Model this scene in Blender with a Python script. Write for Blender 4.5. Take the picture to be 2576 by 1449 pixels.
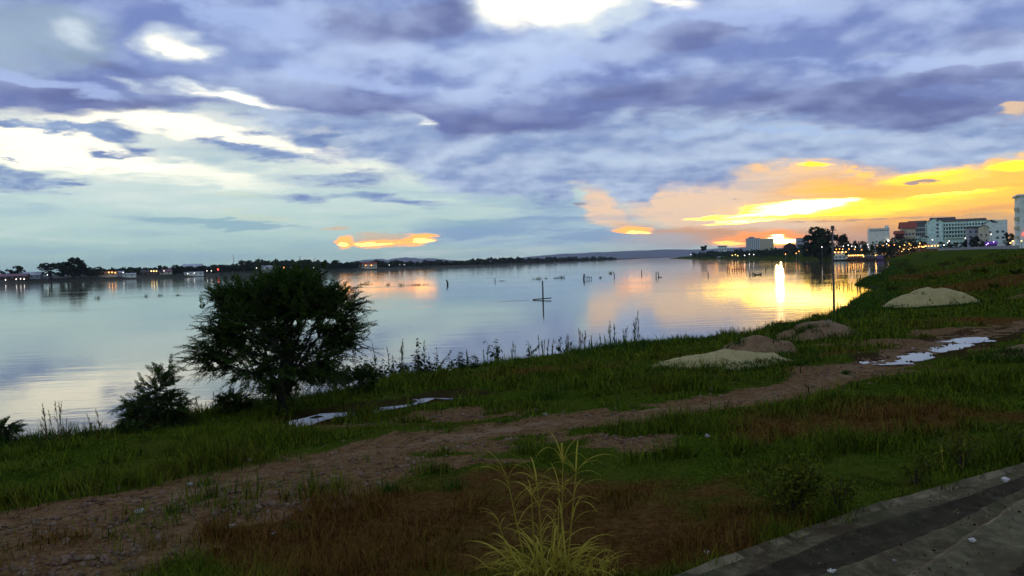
import bpy, bmesh, math, random
import numpy as np
from mathutils import Vector, Matrix, Euler

for o in list(bpy.data.objects):
    bpy.data.objects.remove(o)
SC = bpy.context.scene
COL = SC.collection
R = math.radians
rng = np.random.default_rng(7)
random.seed(7)

# ------------------------------------------------------------------ camera
CAM = Vector((0.0, 0.0, 5.0))
F = 2020.0                       # focal length in pixels of a 2576 px wide picture
PITCH, ROLL = 1.9, 1.72
cd = bpy.data.cameras.new('camera')
cam = bpy.data.objects.new('camera', cd)
COL.objects.link(cam)
cd.sensor_width = 36.0
cd.lens = 36.0 * F / 2576.0
cd.clip_start = 0.1
cd.clip_end = 40000
CM = Matrix.Rotation(R(90 - PITCH), 3, 'X') @ Matrix.Rotation(R(-ROLL), 3, 'Z')
cam.matrix_world = Matrix.Translation(CAM) @ CM.to_4x4()
SC.camera = cam


def ray(u, v):
    return (CM @ Vector(((u - 1288) / F, -(v - 724.5) / F, -1))).normalized()


def on_plane(u, v, z=0.0):
    d = ray(u, v)
    t = (z - CAM.z) / d.z
    return CAM + d * t


def at_depth(u, v, y):
    d = ray(u, v)
    return CAM + d * (y / d.y)


def ae(u, v):
    d = ray(u, v)
    return math.degrees(math.atan2(d.x, d.y)), math.degrees(math.asin(d.z))


def lin(c, g=1.0):
    out = []
    for x in c[:3]:
        x = x / 255.0
        out.append((x / 12.92 if x <= 0.04045 else ((x + 0.055) / 1.055) ** 2.4) * g)
    return (*out, 1.0)


# ------------------------------------------------------------------ render settings
SC.render.engine = 'CYCLES'
SC.cycles.use_denoising = True
SC.cycles.max_bounces = 6
SC.cycles.diffuse_bounces = 2
SC.cycles.glossy_bounces = 3
SC.cycles.transmission_bounces = 2
SC.cycles.volume_bounces = 0
SC.cycles.transparent_max_bounces = 6
SC.cycles.caustics_reflective = False
SC.cycles.caustics_refractive = False
SC.cycles.sample_clamp_indirect = 4.0
SC.view_settings.view_transform = 'Standard'
SC.view_settings.look = 'None'
SC.view_settings.exposure = 0.0
SC.view_settings.gamma = 1.0
SC.view_settings.use_curve_mapping = False

# ------------------------------------------------------------------ sky
SUN_A, SUN_E = ae(1960, 601)
W = bpy.data.worlds.new('World')
SC.world = W
W.use_nodes = True
NT = W.node_tree
NT.nodes.clear()


class S:
    """A socket with arithmetic."""
    nt = None

    def __init__(self, s): self.s = s

    @staticmethod
    def m(op, *a, clamp=False):
        n = S.nt.nodes.new('ShaderNodeMath'); n.operation = op; n.use_clamp = clamp
        for i, x in enumerate(a):
            if isinstance(x, S): S.nt.links.new(x.s, n.inputs[i])
            else: n.inputs[i].default_value = x
        return S(n.outputs[0])

    def __add__(s, o): return S.m('ADD', s, o)
    def __radd__(s, o): return S.m('ADD', s, o)
    def __sub__(s, o): return S.m('SUBTRACT', s, o)
    def __rsub__(s, o): return S.m('SUBTRACT', o, s)
    def __mul__(s, o): return S.m('MULTIPLY', s, o)
    def __rmul__(s, o): return S.m('MULTIPLY', s, o)
    def __truediv__(s, o): return S.m('DIVIDE', s, o)


def step(x, lo, hi):
    n = S.nt.nodes.new('ShaderNodeMapRange'); n.interpolation_type = 'SMOOTHSTEP'
    S.nt.links.new(x.s, n.inputs[0])
    n.inputs[1].default_value = lo; n.inputs[2].default_value = hi
    if lo > hi:
        n.inputs[1].default_value = hi; n.inputs[2].default_value = lo
        n.inputs[3].default_value = 1; n.inputs[4].default_value = 0
    return S(n.outputs[0])


def combine(x, y, z=0.0):
    n = S.nt.nodes.new('ShaderNodeCombineXYZ')
    for i, q in enumerate((x, y, z)):
        if isinstance(q, S): S.nt.links.new(q.s, n.inputs[i])
        else: n.inputs[i].default_value = q
    return S(n.outputs[0])


def noise(vec, scale, detail=5, rough=0.55, lac=2.0, color=False, dist=0.0):
    n = S.nt.nodes.new('ShaderNodeTexNoise')
    S.nt.links.new(vec.s, n.inputs['Vector'])
    n.inputs['Scale'].default_value = scale; n.inputs['Detail'].default_value = detail
    n.inputs['Roughness'].default_value = rough; n.inputs['Lacunarity'].default_value = lac
    n.inputs['Distortion'].default_value = dist
    return S(n.outputs[1 if color else 0])


def mix(a, b, f):
    n = S.nt.nodes.new('ShaderNodeMix'); n.data_type = 'RGBA'
    for i, q in ((0, f), (6, a), (7, b)):
        if isinstance(q, S): S.nt.links.new(q.s, n.inputs[i])
        else: n.inputs[i].default_value = q
    return S(n.outputs[2])


def split(v):
    n = S.nt.nodes.new('ShaderNodeSeparateXYZ'); S.nt.links.new(v.s, n.inputs[0])
    return S(n.outputs[0]), S(n.outputs[1]), S(n.outputs[2])


def ramp(x, stops):
    n = S.nt.nodes.new('ShaderNodeValToRGB'); S.nt.links.new(x.s, n.inputs[0])
    cr = n.color_ramp
    while len(cr.elements) < len(stops): cr.elements.new(0.5)
    for e, (p, c) in zip(cr.elements, stops): e.position = p; e.color = c
    return S(n.outputs[0])


def curve(x, pts):
    """piecewise linear float function of x in 0..1"""
    n = S.nt.nodes.new('ShaderNodeFloatCurve'); S.nt.links.new(x.s, n.inputs[1])
    c = n.mapping.curves[0]
    n.mapping.use_clip = False
    while len(c.points) < len(pts): c.points.new(0.5, 0.5)
    for p, (a, b) in zip(c.points, pts): p.location = (a, b); p.handle_type = 'AUTO_CLAMPED'
    n.mapping.update()
    return S(n.outputs[0])


S.nt = NT
tc = S(NT.nodes.new('ShaderNodeTexCoord').outputs['Generated'])
dx, dy, dz = split(tc)
AZ = S.m('ARCTAN2', dx, dy) * 57.29578
EL = S.m('ARCSINE', dz) * 57.29578
zz = S.m('MAXIMUM', dz, 0.0) + 0.10
P = combine(dx / zz, dy / zz, 3.7)
wn = noise(P, 1.3, 6, 0.55, color=True)
w1, w2, w3 = split(wn)
wf = noise(P, 4.5, 5, 0.6, color=True)
f1, f2, f3 = split(wf)
amp = step(EL, -2, 9) * 0.75 + 0.25
A = AZ + ((w1 - 0.5) * 9.0 + (f1 - 0.5) * 2.6) * amp
E = EL + ((w2 - 0.5) * 3.0 + (f2 - 0.5) * 1.7) * amp
AEV = combine(A, E, 0.0)
# calmer coordinates for features low over the horizon
A2 = AZ + ((w1 - 0.5) * 2.5 + (f1 - 0.5) * 1.6)
E2 = EL + ((w2 - 0.5) * 0.35 + (f2 - 0.5) * 0.55)
AEV2 = combine(A2, E2, 0.0)
zl = S.m('MAXIMUM', dz, 0.0) + 0.26
Q = combine(dx / zl, dy / zl, 3.7)
n_big = noise(Q, 1.9, 6, 0.5)
n_mid = noise(Q, 5.6, 8, 0.60)
n_fine = noise(Q, 14.0, 6, 0.6)
sunside = combine(dx / zl + 0.02, dy / zl + 0.07, 3.7)
relief = step((n_mid - noise(sunside, 5.6, 4, 0.5)) * 0.45 + (n_big - noise(sunside, 1.9, 4, 0.5)) * 2.0, -0.16, 0.18)
n_band = noise(combine(A2 * 0.085, E2 * 0.75, 1.3), 1.0, 6, 0.55)
n_band2 = noise(combine(A * 0.16, E * 0.9, 7.3), 1.0, 6, 0.55)
n_edge = n_mid * 0.5 + n_fine * 0.5
K = 57.29578 / F


def blob(u, v, ru, rv, rot=0.0, inner=0.0, calm=False):
    a, e = ae(u, v)
    v = (AEV2 if calm else AEV)
    th = R(-(rot + ROLL))
    parts = []
    for ax, sc_ in (((math.cos(th), math.sin(th)), ru * K), ((-math.sin(th), math.cos(th)), rv * K)):
        n = NT.nodes.new('ShaderNodeVectorMath'); n.operation = 'DOT_PRODUCT'
        NT.links.new(v.s, n.inputs[0])
        n.inputs[1].default_value = (ax[0] / sc_, ax[1] / sc_, 0)
        parts.append(S(n.outputs['Value']) - (a * ax[0] + e * ax[1]) / sc_)
    d2_ = S.m('MULTIPLY_ADD', parts[0], parts[0], parts[1] * parts[1])
    return step(S.m('SQRT', d2_), 1.0, inner)


def blobs(lst, calm=False):
    tot = None
    for b in lst:
        w = b[6] if len(b) > 6 else 1.0
        g = blob(*b[:6], calm=calm) if len(b) >= 6 else blob(*b, calm=calm)
        if w != 1.0: g = g * w
        tot = g if tot is None else tot + g
    return tot


def rough_mask(mask, n, k, lo, hi):
    return step(mask * ((n - 0.5) * (k * 4.2) + 1.0), lo, hi)


# open sky behind the clouds
t = (EL + 2) / 40.0
base = ramp(t, [(0.0, lin((160, 194, 192))), (0.05, lin((168, 204, 200))), (0.10, lin((186, 218, 214))),
                (0.17, lin((206, 230, 228))), (0.24, lin((216, 232, 230))), (0.31, lin((238, 242, 238))),
                (0.40, lin((240, 244, 255))), (0.6, lin((178, 192, 234))), (1.0, lin((150, 164, 222)))])
ns = NT.nodes.new('ShaderNodeTexSky'); ns.sky_type = 'NISHITA'; ns.sun_disc = False
ns.sun_elevation = R(SUN_E); ns.sun_rotation = R(SUN_A)
nm = NT.nodes.new('ShaderNodeVectorMath'); nm.operation = 'SCALE'
NT.links.new(ns.outputs[0], nm.inputs[0]); nm.inputs['Scale'].default_value = 0.08
base = mix(base, S(nm.outputs[0]), 0.06)
c = base
# soft streaks in the open sky
c = mix(c, lin((150, 184, 206)), step(n_band, 0.46, 0.70) * 0.6)
c = mix(c, lin((228, 238, 232)), step(n_band, 0.46, 0.30) * 0.55)
c = mix(c, (1.34, 1.27, 1.02, 1), rough_mask(blobs([(120, 365, 420, 75, 3, 0.2), (380, 310, 330, 30, 1, 0.2),
        (660, 345, 300, 48, 4, 0.0, 0.8), (870, 372, 90, 24, 4, 0.0), (350, 430, 520, 70, 2, 0.0, 0.75), (900, 420, 330, 60, 3, 0.0, 0.6)]), n_band2, 0.8, 0.05, 1.15))
c = mix(c, lin((214, 226, 200)), rough_mask(blobs([(640, 545, 190, 24, 5, 0.0), (640, 495, 170, 14, 2, 0.0, 0.8)]), n_mid, 0.6, 0.2, 0.9) * 0.45)
# dusk blue low in the middle
c = mix(c, mix(lin((136, 166, 204)), lin((176, 204, 220)), step(n_band, 0.56, 0.42)), rough_mask(blobs([(1330, 600, 460, 85, 0, 0.1), (1480, 540, 300, 80, 0, 0.1, 0.7)]), n_band, 0.8, 0.1, 0.9) * 0.8)
# warm air round the sunset
c = mix(c, mix((0.94, 0.68, 0.48, 1), (0.70, 0.58, 0.53, 1), step(n_band, 0.45, 0.62)), rough_mask(blobs([(2050, 500, 640, 150, 0, 0.45), (1500, 520, 120, 60, 40, 0.2)]), n_mid, 0.3, 0.2, 0.9))
c = mix(c, mix((1.32, 0.66, 0.08, 1), (0.98, 0.49, 0.14, 1), step(n_band2, 0.40, 0.62)), rough_mask(blobs([(2260, 492, 500, 125, 0, 0.1), (2560, 520, 360, 130, 0, 0.2), (2950, 540, 900, 90, 0, 0.0)]), n_band, 0.6, 0.15, 1.05))
c = mix(c, (0.74, 0.36, 0.17, 1), rough_mask(blobs([(2200, 594, 700, 44, -1, 0.1), (1750, 590, 260, 46, 0, 0.1, 0.8)], calm=True), n_band, 0.8, 0.15, 1.0) * 0.85)
c = mix(c, lin((186, 190, 196)), rough_mask(blobs([(1660, 612, 250, 42, 0, 0.1)], calm=True), n_band, 0.6, 0.1, 1.0) * 0.8)
c = mix(c, (1.3, 0.72, 0.12, 1), rough_mask(blobs([(2460, 470, 320, 70, -6, 0.0)]), n_band, 1.2, 0.15, 1.1) * 0.9)
c = mix(c, lin((216, 176, 130)), rough_mask(blobs([(2480, 562, 300, 44, -4, 0.1)]), n_band, 0.8, 0.2, 1.0) * 0.75)

# the far cloud deck, mid blue
X = (AZ + 40.0) / 80.0


def edge_curve(pts, warp):
    q = []
    for (u, v) in pts:
        a, e = ae(u, v)
        q.append(((a + 40) / 80.0, e / 40.0))
    q = [(-0.02, q[0][1])] + q + [(1.02, q[-1][1])]
    xx = (warp + 40.0) / 80.0
    return curve(xx, q) * 40.0


A3 = AZ + ((w1 - 0.5) * 3.0 + (f1 - 0.5) * 1.6)
E3 = EL + ((w2 - 0.5) * 0.8 + (f2 - 0.5) * 1.1)
e2 = edge_curve([(0, 120), (420, 300), (640, 318), (830, 395), (1000, 425), (1130, 485), (1290, 500), (1415, 512), (1440, 470), (1510, 480),
                 (1560, 520), (1640, 518), (1660, 478), (1820, 468), (1850, 440), (1950, 420), (2080, 414), (2180, 436), (2300, 446), (2440, 440),
                 (2490, 415), (2576, 402)], A3)
d2 = step(E3 - e2 + (n_edge - 0.5) * 2.2, -0.45, 0.75)
mid_shade = step(n_mid * 0.50 + n_fine * 0.50, 0.34, 0.66)
deck2 = mix(lin((192, 212, 236)), lin((128, 150, 198)), mid_shade)
deck2 = mix(deck2, mix(lin((120, 142, 192)), lin((204, 220, 240)), relief), 0.50)
gap_fade = step(A3, -24, -4)
keep = 1.0 - step(n_mid + (1.0 - gap_fade) * 0.10, 0.50, 0.66) * (1.0 - gap_fade)
c = mix(c, deck2, d2 * keep)
# lit rims where the sunset catches the deck from below
rim = step(E3 - e2, -0.75, 0.05) * (1.0 - step(E3 - e2, 0.05, 0.5)) * step(A3, 14, 20)
c = mix(c, (1.5, 0.80, 0.16, 1), rim * step(n_fine, 0.40, 0.60) * 0.9)

# the near deck, darker and violet
e1 = edge_curve([(0, 282), (200, 300), (420, 288), (640, 276), (860, 300), (1000, 296), (1120, 352), (1260, 350), (1450, 338), (1600, 315), (1720, 288),
                 (1860, 282), (2000, 300), (2180, 330), (2350, 322), (2460, 296), (2576, 290)], A)
ed1 = E - e1
d1 = step(ed1, -0.15, 0.75)
sh = n_big * 0.58 + n_mid * 0.26 + n_fine * 0.16
lightness = step(sh, 0.40, 0.62)
deckc = mix(lin((124, 146, 204)), lin((182, 206, 246)), lightness)
deckc = mix(deckc, mix(lin((120, 136, 190)), lin((202, 218, 246)), relief), 0.55)
deckc = mix(deckc, lin((102, 114, 168)), step(ed1, 3.8, 0.0) * 0.78)
deckc = mix(deckc, mix(lin((100, 110, 158)), lin((140, 152, 196)), relief), rough_mask(blobs([(1100, 285, 560, 55, 4, 0.1), (1960, 265, 430, 50, -2, 0.1), (1085, 62, 120, 62, 10, 0.2),
        (2300, 270, 340, 64, 10, 0.1), (1620, 235, 330, 50, -4, 0.1, 0.8), (2480, 100, 200, 50, 0, 0.1, 0.6), (2420, 190, 260, 30, 3, 0.1), (330, 262, 420, 34, 2, 0.1), (250, 155, 260, 28, 6, 0.0), (1300, 340, 230, 40, 0, 0.1), (1750, 95, 300, 60, -8, 0.1, 0.7), (900, 70, 240, 70, 6, 0.1, 0.7)]), n_mid, 0.7, 0.12, 0.95) * 0.76)
deckc = mix(deckc, lin((178, 198, 242)), rough_mask(blobs([(900, 190, 420, 45, 8, 0.0), (1480, 170, 380, 48, 3, 0.0), (120, 210, 300, 26, 4, 0.0), (2150, 160, 320, 26, 6, 0.0), (1900, 40, 330, 40, 5, 0.0), (620, 30, 420, 60, 8, 0.0)]), n_mid, 0.8, 0.25, 1.0) * 0.75)
deckc = mix(deckc, lin((152, 174, 196)), rough_mask(blobs([(60, 90, 330, 130, 0, 0.1)]), n_mid, 0.5, 0.2, 0.9) * 0.8)
c = mix(c, deckc, d1)
# light band under the near deck on the right
c = mix(c, lin((172, 198, 236)), rough_mask(blobs([(1760, 312, 220, 26, -8, 0.0), (2000, 325, 300, 22, 6, 0.0), (1560, 385, 330, 26, -4, 0.0, 0.8)]), n_mid, 0.9, 0.3, 1.0) * 0.8)
# breaks in the deck
c = mix(c, lin((214, 228, 240)), rough_mask(blobs([(1345, 12, 330, 130, 2, 0.3), (1540, 0, 200, 75, -12, 0.2), (470, 102, 150, 58, 8, 0.15), (175, 78, 110, 45, 14, 0.0, 0.7), (590, 238, 230, 30, 8, 0.1), (1050, 309, 75, 15, 2, 0.0, 0.8), (2230, 140, 200, 20, 3, 0.0, 0.4),
        (380, 215, 180, 16, 8, 0.0, 0.55)]), n_edge, 0.9, 0.10, 0.95) * 0.85)
c = mix(c, (1.55, 1.42, 1.12, 1), rough_mask(blobs([(1330, 8, 245, 104, 0, 0.4), (1490, -4, 190, 68, -14, 0.25), (475, 108, 100, 34, 10, 0.05), (605, 243, 150, 17, 9, 0.1), (1050, 309, 55, 8, 2, 0.0, 0.8), (1700, 14, 110, 20, 8, 0.0, 0.7)]), n_edge, 1.0, 0.05, 1.2) * 0.9)
c = mix(c, lin((238, 205, 170)), rough_mask(blobs([(2570, 262, 80, 22, 0, 0.1)]), n_mid, 0.7, 0.25, 0.8) * 0.9)

# single clouds in the open part at the left and in the middle
small = blobs([(300, 330, 130, 26, -1, 0.25), (180, 322, 120, 15, 6, 0.1), (60, 310, 130, 20, 4, 0.1), (285, 382, 80, 16, 0, 0.0), (380, 372, 60, 24, 0, 0.1), (700, 384, 250, 32, 4, 0.15), (560, 352, 120, 20, 6, 0.1), (665, 327, 120, 16, 0, 0.0),
               (810, 346, 110, 26, -3, 0.1), (40, 455, 130, 38, 4, 0.2), (165, 466, 70, 18, 2, 0.0), (850, 452, 230, 30, 0, 0.05, 0.9), (1010, 508, 190, 22, 6, 0.1), (780, 500, 150, 22, 0, 0.0, 0.9), (20, 402, 50, 8, 0, 0.0, 0.7), (150, 410, 50, 8, 3, 0.0, 0.7)])
c = mix(c, mix(lin((150, 174, 212)), lin((118, 142, 190)), mid_shade), rough_mask(small, n_edge, 0.8, 0.02, 1.15) * 0.98)
low = blobs([(480, 552, 270, 20, 4, 0.0), (640, 575, 190, 18, 3, 0.0), (330, 470, 200, 22, 2, 0.0, 0.4), (1180, 560, 260, 24, 0, 0.0, 0.7), (250, 620, 400, 22, 0, 0.0, 0.5)])
c = mix(c, lin((142, 180, 198)), rough_mask(low, n_band2, 0.7, 0.15, 0.95) * 0.75)

# sunlit cloud strips low over the river
c = mix(c, lin((232, 190, 150)), rough_mask(blobs([(965, 602, 190, 32, 0, 0.0), (1590, 572, 110, 28, 0, 0.0), (830, 575, 70, 10, -5, 0.0)], calm=True), n_mid, 0.5, 0.25, 1.0) * 0.75)
strip = blobs([(868, 610, 36, 24, 0, 0.2), (958, 613, 120, 12, -3, 0.3), (1050, 604, 62, 21, 2, 0.3), (1588, 580, 74, 16, 2, 0.2)], calm=True)
c = mix(c, (1.9, 0.70, 0.15, 1), rough_mask(strip, n_edge, 0.8, 0.2, 0.75))
c = mix(c, (4.2, 1.9, 0.45, 1), rough_mask(blobs([(866, 617, 26, 9, 0, 0.2), (955, 615, 90, 6, -3, 0.2), (1060, 607, 42, 12, 0, 0.1), (1590, 586, 56, 6, 2, 0.2)], calm=True), n_fine, 0.9, 0.35, 0.7))

# the sunset glow
c = mix(c, (1.75, 0.98, 0.09, 1), rough_mask(blobs([(2090, 526, 400, 44, -1, 0.05), (2360, 445, 190, 34, -4, 0.0), (2430, 492, 220, 18, -5, 0.0)], calm=True), n_band2, 1.0, 0.15, 1.05))
c = mix(c, (2.9, 1.45, 0.06, 1), rough_mask(blobs([(2060, 528, 320, 26, -1, 0.1), (2330, 440, 110, 14, -4, 0.0), (2045, 414, 70, 8, 3, 0.1), (2550, 418, 90, 20, 0, 0.0), (2400, 489, 150, 9, -5, 0.0)], calm=True), n_edge, 1.1, 0.2, 0.9))
c = mix(c, (5.0, 2.8, 0.20, 1), rough_mask(blobs([(2010, 524, 200, 27, -3, 0.3), (1850, 546, 170, 8, -2, 0.2), (1880, 556, 160, 6, -3, 0.2), (2330, 438, 80, 9, 0, 0.0), (2390, 488, 110, 6, -5, 0.0)], calm=True), n_edge, 1.0, 0.25, 0.9))
c = mix(c, (6.4, 4.3, 1.10, 1), rough_mask(blobs([(2010, 519, 150, 24, -5, 0.3), (2070, 512, 120, 12, -6, 0.1), (1920, 541, 140, 8, -3, 0.2), (1890, 554, 130, 6, -2, 0.2)], calm=True), n_edge, 0.8, 0.3, 0.95))
c = mix(c, lin((150, 140, 160)), rough_mask(blobs([(2325, 456, 60, 10, 0, 0.2), (1850, 500, 26, 5, 0, 0.1), (1450, 512, 22, 5, 0, 0.1)], calm=True), n_fine, 0.9, 0.35, 0.75) * 0.85)
c = mix(c, lin((196, 158, 140)), rough_mask(blobs([(1960, 550, 260, 4, -2, 0.1), (2180, 553, 330, 5, -1, 0.1)], calm=True), n_fine, 0.7, 0.3, 0.9) * 0.7)
# round the sun itself
c = mix(c, (1.5, 0.46, 0.07, 1), rough_mask(blobs([(1900, 606, 180, 30, 0, 0.05), (1960, 606, 120, 46, 0, 0.1)], calm=True), n_fine, 0.5, 0.2, 0.9) * 0.9)
c = mix(c, (2.6, 1.35, 0.20, 1), rough_mask(blobs([(1850, 612, 70, 12, 0, 0.1), (1985, 607, 80, 12, 0, 0.1), (1960, 602, 40, 22, 0, 0.0)], calm=True), n_fine, 0.6, 0.3, 0.8))
sunv = combine(AZ, EL, 0.0)
sd = NT.nodes.new('ShaderNodeVectorMath'); sd.operation = 'DISTANCE'
NT.links.new(sunv.s, sd.inputs[0]); sd.inputs[1].default_value = (SUN_A, SUN_E, 0)
sdist = S(sd.outputs['Value'])
c = mix(c, (7.5, 5.4, 2.6, 1), rough_mask(blobs([(1962, 600, 20, 15, 0, 0.2), (1985, 606, 42, 6, 0, 0.2)], calm=True), n_fine, 0.6, 0.35, 0.6))
c = mix(c, (14.0, 10.4, 6.4, 1), step(sdist, 0.30, 0.24))
# everything below the horizon line
c = mix(c, lin((140, 160, 165), 0.6), step(EL, -0.2, -3.0))

# the camera lets skylight be a little weaker on the land than the sky looks
bg = NT.nodes.new('ShaderNodeBackground')
NT.links.new(c.s, bg.inputs[0])
bg.inputs[1].default_value = 1.0
ow = NT.nodes.new('ShaderNodeOutputWorld')
NT.links.new(bg.outputs[0], ow.inputs[0])
W.cycles.sampling_method = 'MANUAL'
W.cycles.sample_map_resolution = 1024

# ------------------------------------------------------------------ sun, almost set
sl = bpy.data.lights.new('sun', 'SUN')
sl.energy = 0.30
sl.angle = R(0.5)
sl.color = (1.0, 0.55, 0.22)
sun = bpy.data.objects.new('sun', sl)
COL.objects.link(sun)
sdv = Vector((math.sin(R(SUN_A)) * math.cos(R(SUN_E)), math.cos(R(SUN_A)) * math.cos(R(SUN_E)), math.sin(R(SUN_E))))
sun.rotation_euler = (-sdv).to_track_quat('-Z', 'Y').to_euler()

HAZE = 0.000045
SC.cycles.use_adaptive_sampling = True
SC.cycles.adaptive_threshold = 0.015
SC.cycles.adaptive_min_samples = 12


# ================================================================== helpers
def link(o, parent=None):
    COL.objects.link(o)
    if parent is not None: o.parent = parent
    return o


def tag(o, label=None, cat=None, group=None, kind=None):
    if label: o['label'] = label
    if cat: o['category'] = cat
    if group: o['group'] = group
    if kind: o['kind'] = kind
    return o


def thing(name, loc, label, cat, group=None, rz=0.0):
    o = bpy.data.objects.new(name, None)
    o.empty_display_size = 0.2
    o.location = loc; o.rotation_euler = (0, 0, rz)
    link(o)
    return tag(o, label, cat, group)


def np_mesh(name, V, faces, mats=(), smooth=False, midx=None):
    """V (n,3); faces: (m,k) array or list of such arrays (different k)."""
    V = np.asarray(V, dtype=np.float32)
    if isinstance(faces, np.ndarray): faces = [faces]
    me = bpy.data.meshes.new(name)
    me.vertices.add(len(V)); me.vertices.foreach_set('co', V.ravel())
    loops = np.concatenate([f.ravel() for f in faces]).astype(np.int32)
    tot = np.concatenate([np.full(len(f), f.shape[1]) for f in faces]).astype(np.int32)
    st = np.concatenate([[0], np.cumsum(tot)[:-1]]).astype(np.int32)
    me.loops.add(len(loops)); me.loops.foreach_set('vertex_index', loops)
    me.polygons.add(len(tot)); me.polygons.foreach_set('loop_start', st); me.polygons.foreach_set('loop_total', tot)
    for m in mats: me.materials.append(m)
    if midx is not None: me.polygons.foreach_set('material_index', np.asarray(midx, np.int32))
    if smooth: me.polygons.foreach_set('use_smooth', np.ones(len(tot), bool))
    me.update(calc_edges=True); me.validate()
    return me


def obj(name, me, parent=None, loc=None):
    o = bpy.data.objects.new(name, me)
    if loc is not None: o.location = loc
    return link(o, parent)


class MB:
    """collects boxes, tubes and polygons into one mesh"""
    def __init__(s): s.v = []; s.f = []

    def add(s, vs, fs):
        b = len(s.v); s.v += [tuple(v) for v in vs]; s.f += [tuple(i + b for i in f) for f in fs]
        return s

    def box(s, x0, x1, y0, y1, z0, z1, M=None):
        vs = [Vector((x, y, z)) for z in (z0, z1) for (x, y) in ((x0, y0), (x1, y0), (x1, y1), (x0, y1))]
        if M is not None: vs = [M @ v for v in vs]
        return s.add(vs, [(3, 2, 1, 0), (4, 5, 6, 7), (0, 1, 5, 4), (1, 2, 6, 5), (2, 3, 7, 6), (3, 0, 4, 7)])

    def tube(s, pts, rad, n=6, cap=True):
        pts = [Vector(p) for p in pts]
        if not hasattr(rad, '__len__'): rad = [rad] * len(pts)
        b = len(s.v)
        for i, p in enumerate(pts):
            d = (pts[min(i + 1, len(pts) - 1)] - pts[max(i - 1, 0)])
            d = d.normalized() if d.length > 1e-9 else Vector((0, 0, 1))
            a = d.cross(Vector((0.3, 0.9, 0.2)) if abs(d.z) > 0.9 else Vector((0, 0, 1))).normalized()
            c_ = d.cross(a)
            for k in range(n):
                q = 2 * math.pi * k / n
                s.v.append(tuple(p + (a * math.cos(q) + c_ * math.sin(q)) * rad[i]))
        for i in range(len(pts) - 1):
            for k in range(n):
                k2 = (k + 1) % n
                s.f.append((b + i * n + k, b + i * n + k2, b + (i + 1) * n + k2, b + (i + 1) * n + k))
        if cap:
            s.f.append(tuple(b + k for k in range(n))[::-1])
            s.f.append(tuple(b + (len(pts) - 1) * n + k for k in range(n)))
        return s

    def ball(s, c_, r, seg=8, rings=5, sq=(1, 1, 1)):
        c_ = Vector(c_); b = len(s.v)
        s.v.append(tuple(c_ + Vector((0, 0, r * sq[2]))))
        for i in range(1, rings):
            th = math.pi * i / rings
            for k in range(seg):
                q = 2 * math.pi * k / seg
                s.v.append((c_.x + r * sq[0] * math.sin(th) * math.cos(q), c_.y + r * sq[1] * math.sin(th) * math.sin(q), c_.z + r * sq[2] * math.cos(th)))
        s.v.append(tuple(c_ - Vector((0, 0, r * sq[2]))))
        e = len(s.v) - 1
        for k in range(seg):
            k2 = (k + 1) % seg
            s.f.append((b, b + 1 + k, b + 1 + k2))
            for i in range(rings - 2):
                s.f.append((b + 1 + i * seg + k, b + 1 + (i + 1) * seg + k, b + 1 + (i + 1) * seg + k2, b + 1 + i * seg + k2))
            s.f.append((e, b + 1 + (rings - 2) * seg + k2, b + 1 + (rings - 2) * seg + k))
        return s

    def mesh(s, name, mat, smooth=False):
        me = bpy.data.meshes.new(name); me.from_pydata(s.v, [], s.f)
        if mat: me.materials.append(mat)
        if smooth: me.polygons.foreach_set('use_smooth', [True] * len(me.polygons))
        me.update()
        return me

    def build(s, name, mat, parent=None, loc=None, smooth=False):
        return obj(name, s.mesh(name, mat, smooth), parent, loc)


def mat_new(name):
    m = bpy.data.materials.new(name); m.use_nodes = True
    S.nt = m.node_tree
    return m, m.node_tree, m.node_tree.nodes['Principled BSDF']


def coords(nt, kind='Object'):
    return S(nt.nodes.new('ShaderNodeTexCoord').outputs[kind])


def set_bump(nt, b, h, strength=0.4, dist=0.05):
    n = nt.nodes.new('ShaderNodeBump'); n.inputs['Strength'].default_value = strength; n.inputs['Distance'].default_value = dist
    nt.links.new(h.s, n.inputs['Height']); nt.links.new(n.outputs[0], b.inputs['Normal'])


def mat_mottled(name, c0, c1, scale=3.0, rough=0.85, bump=0.0, detail=5, c2=None, coord='Object', lo=0.35, hi=0.65, spec=0.2, trans=0.0):
    m, nt, b = mat_new(name)
    co = coords(nt, coord)
    n1 = noise(co, scale, detail, 0.6)
    col = mix((*c0, 1), (*c1, 1), step(n1, lo, hi))
    if c2 is not None:
        n2 = noise(co, scale * 0.23, 3, 0.5)
        col = mix(col, (*c2, 1), step(n2, 0.5, 0.7) * 0.7)
    nt.links.new(col.s, b.inputs['Base Color'])
    b.inputs['Roughness'].default_value = rough
    b.inputs['Specular IOR Level'].default_value = spec
    if bump: set_bump(nt, b, n1, bump)
    return m


def mat_leaf(name, c0, c1, trans=0.25, var=0.0):
    """leaves: each face island picks its own shade; light shines a little through"""
    m, nt, b = mat_new(name)
    g = nt.nodes.new('ShaderNodeNewGeometry')
    rnd = S(g.outputs['Random Per Island'])
    col = mix((*c0, 1), (*c1, 1), rnd)
    nt.links.new(col.s, b.inputs['Base Color'])
    b.inputs['Roughness'].default_value = 0.7; b.inputs['Specular IOR Level'].default_value = 0.06
    tr = nt.nodes.new('ShaderNodeBsdfTranslucent'); nt.links.new(col.s, tr.inputs[0])
    mx = nt.nodes.new('ShaderNodeMixShader'); mx.inputs[0].default_value = trans
    nt.links.new(b.outputs[0], mx.inputs[1]); nt.links.new(tr.outputs[0], mx.inputs[2])
    nt.links.new(mx.outputs[0], nt.nodes['Material Output'].inputs[0])
    return m


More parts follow.
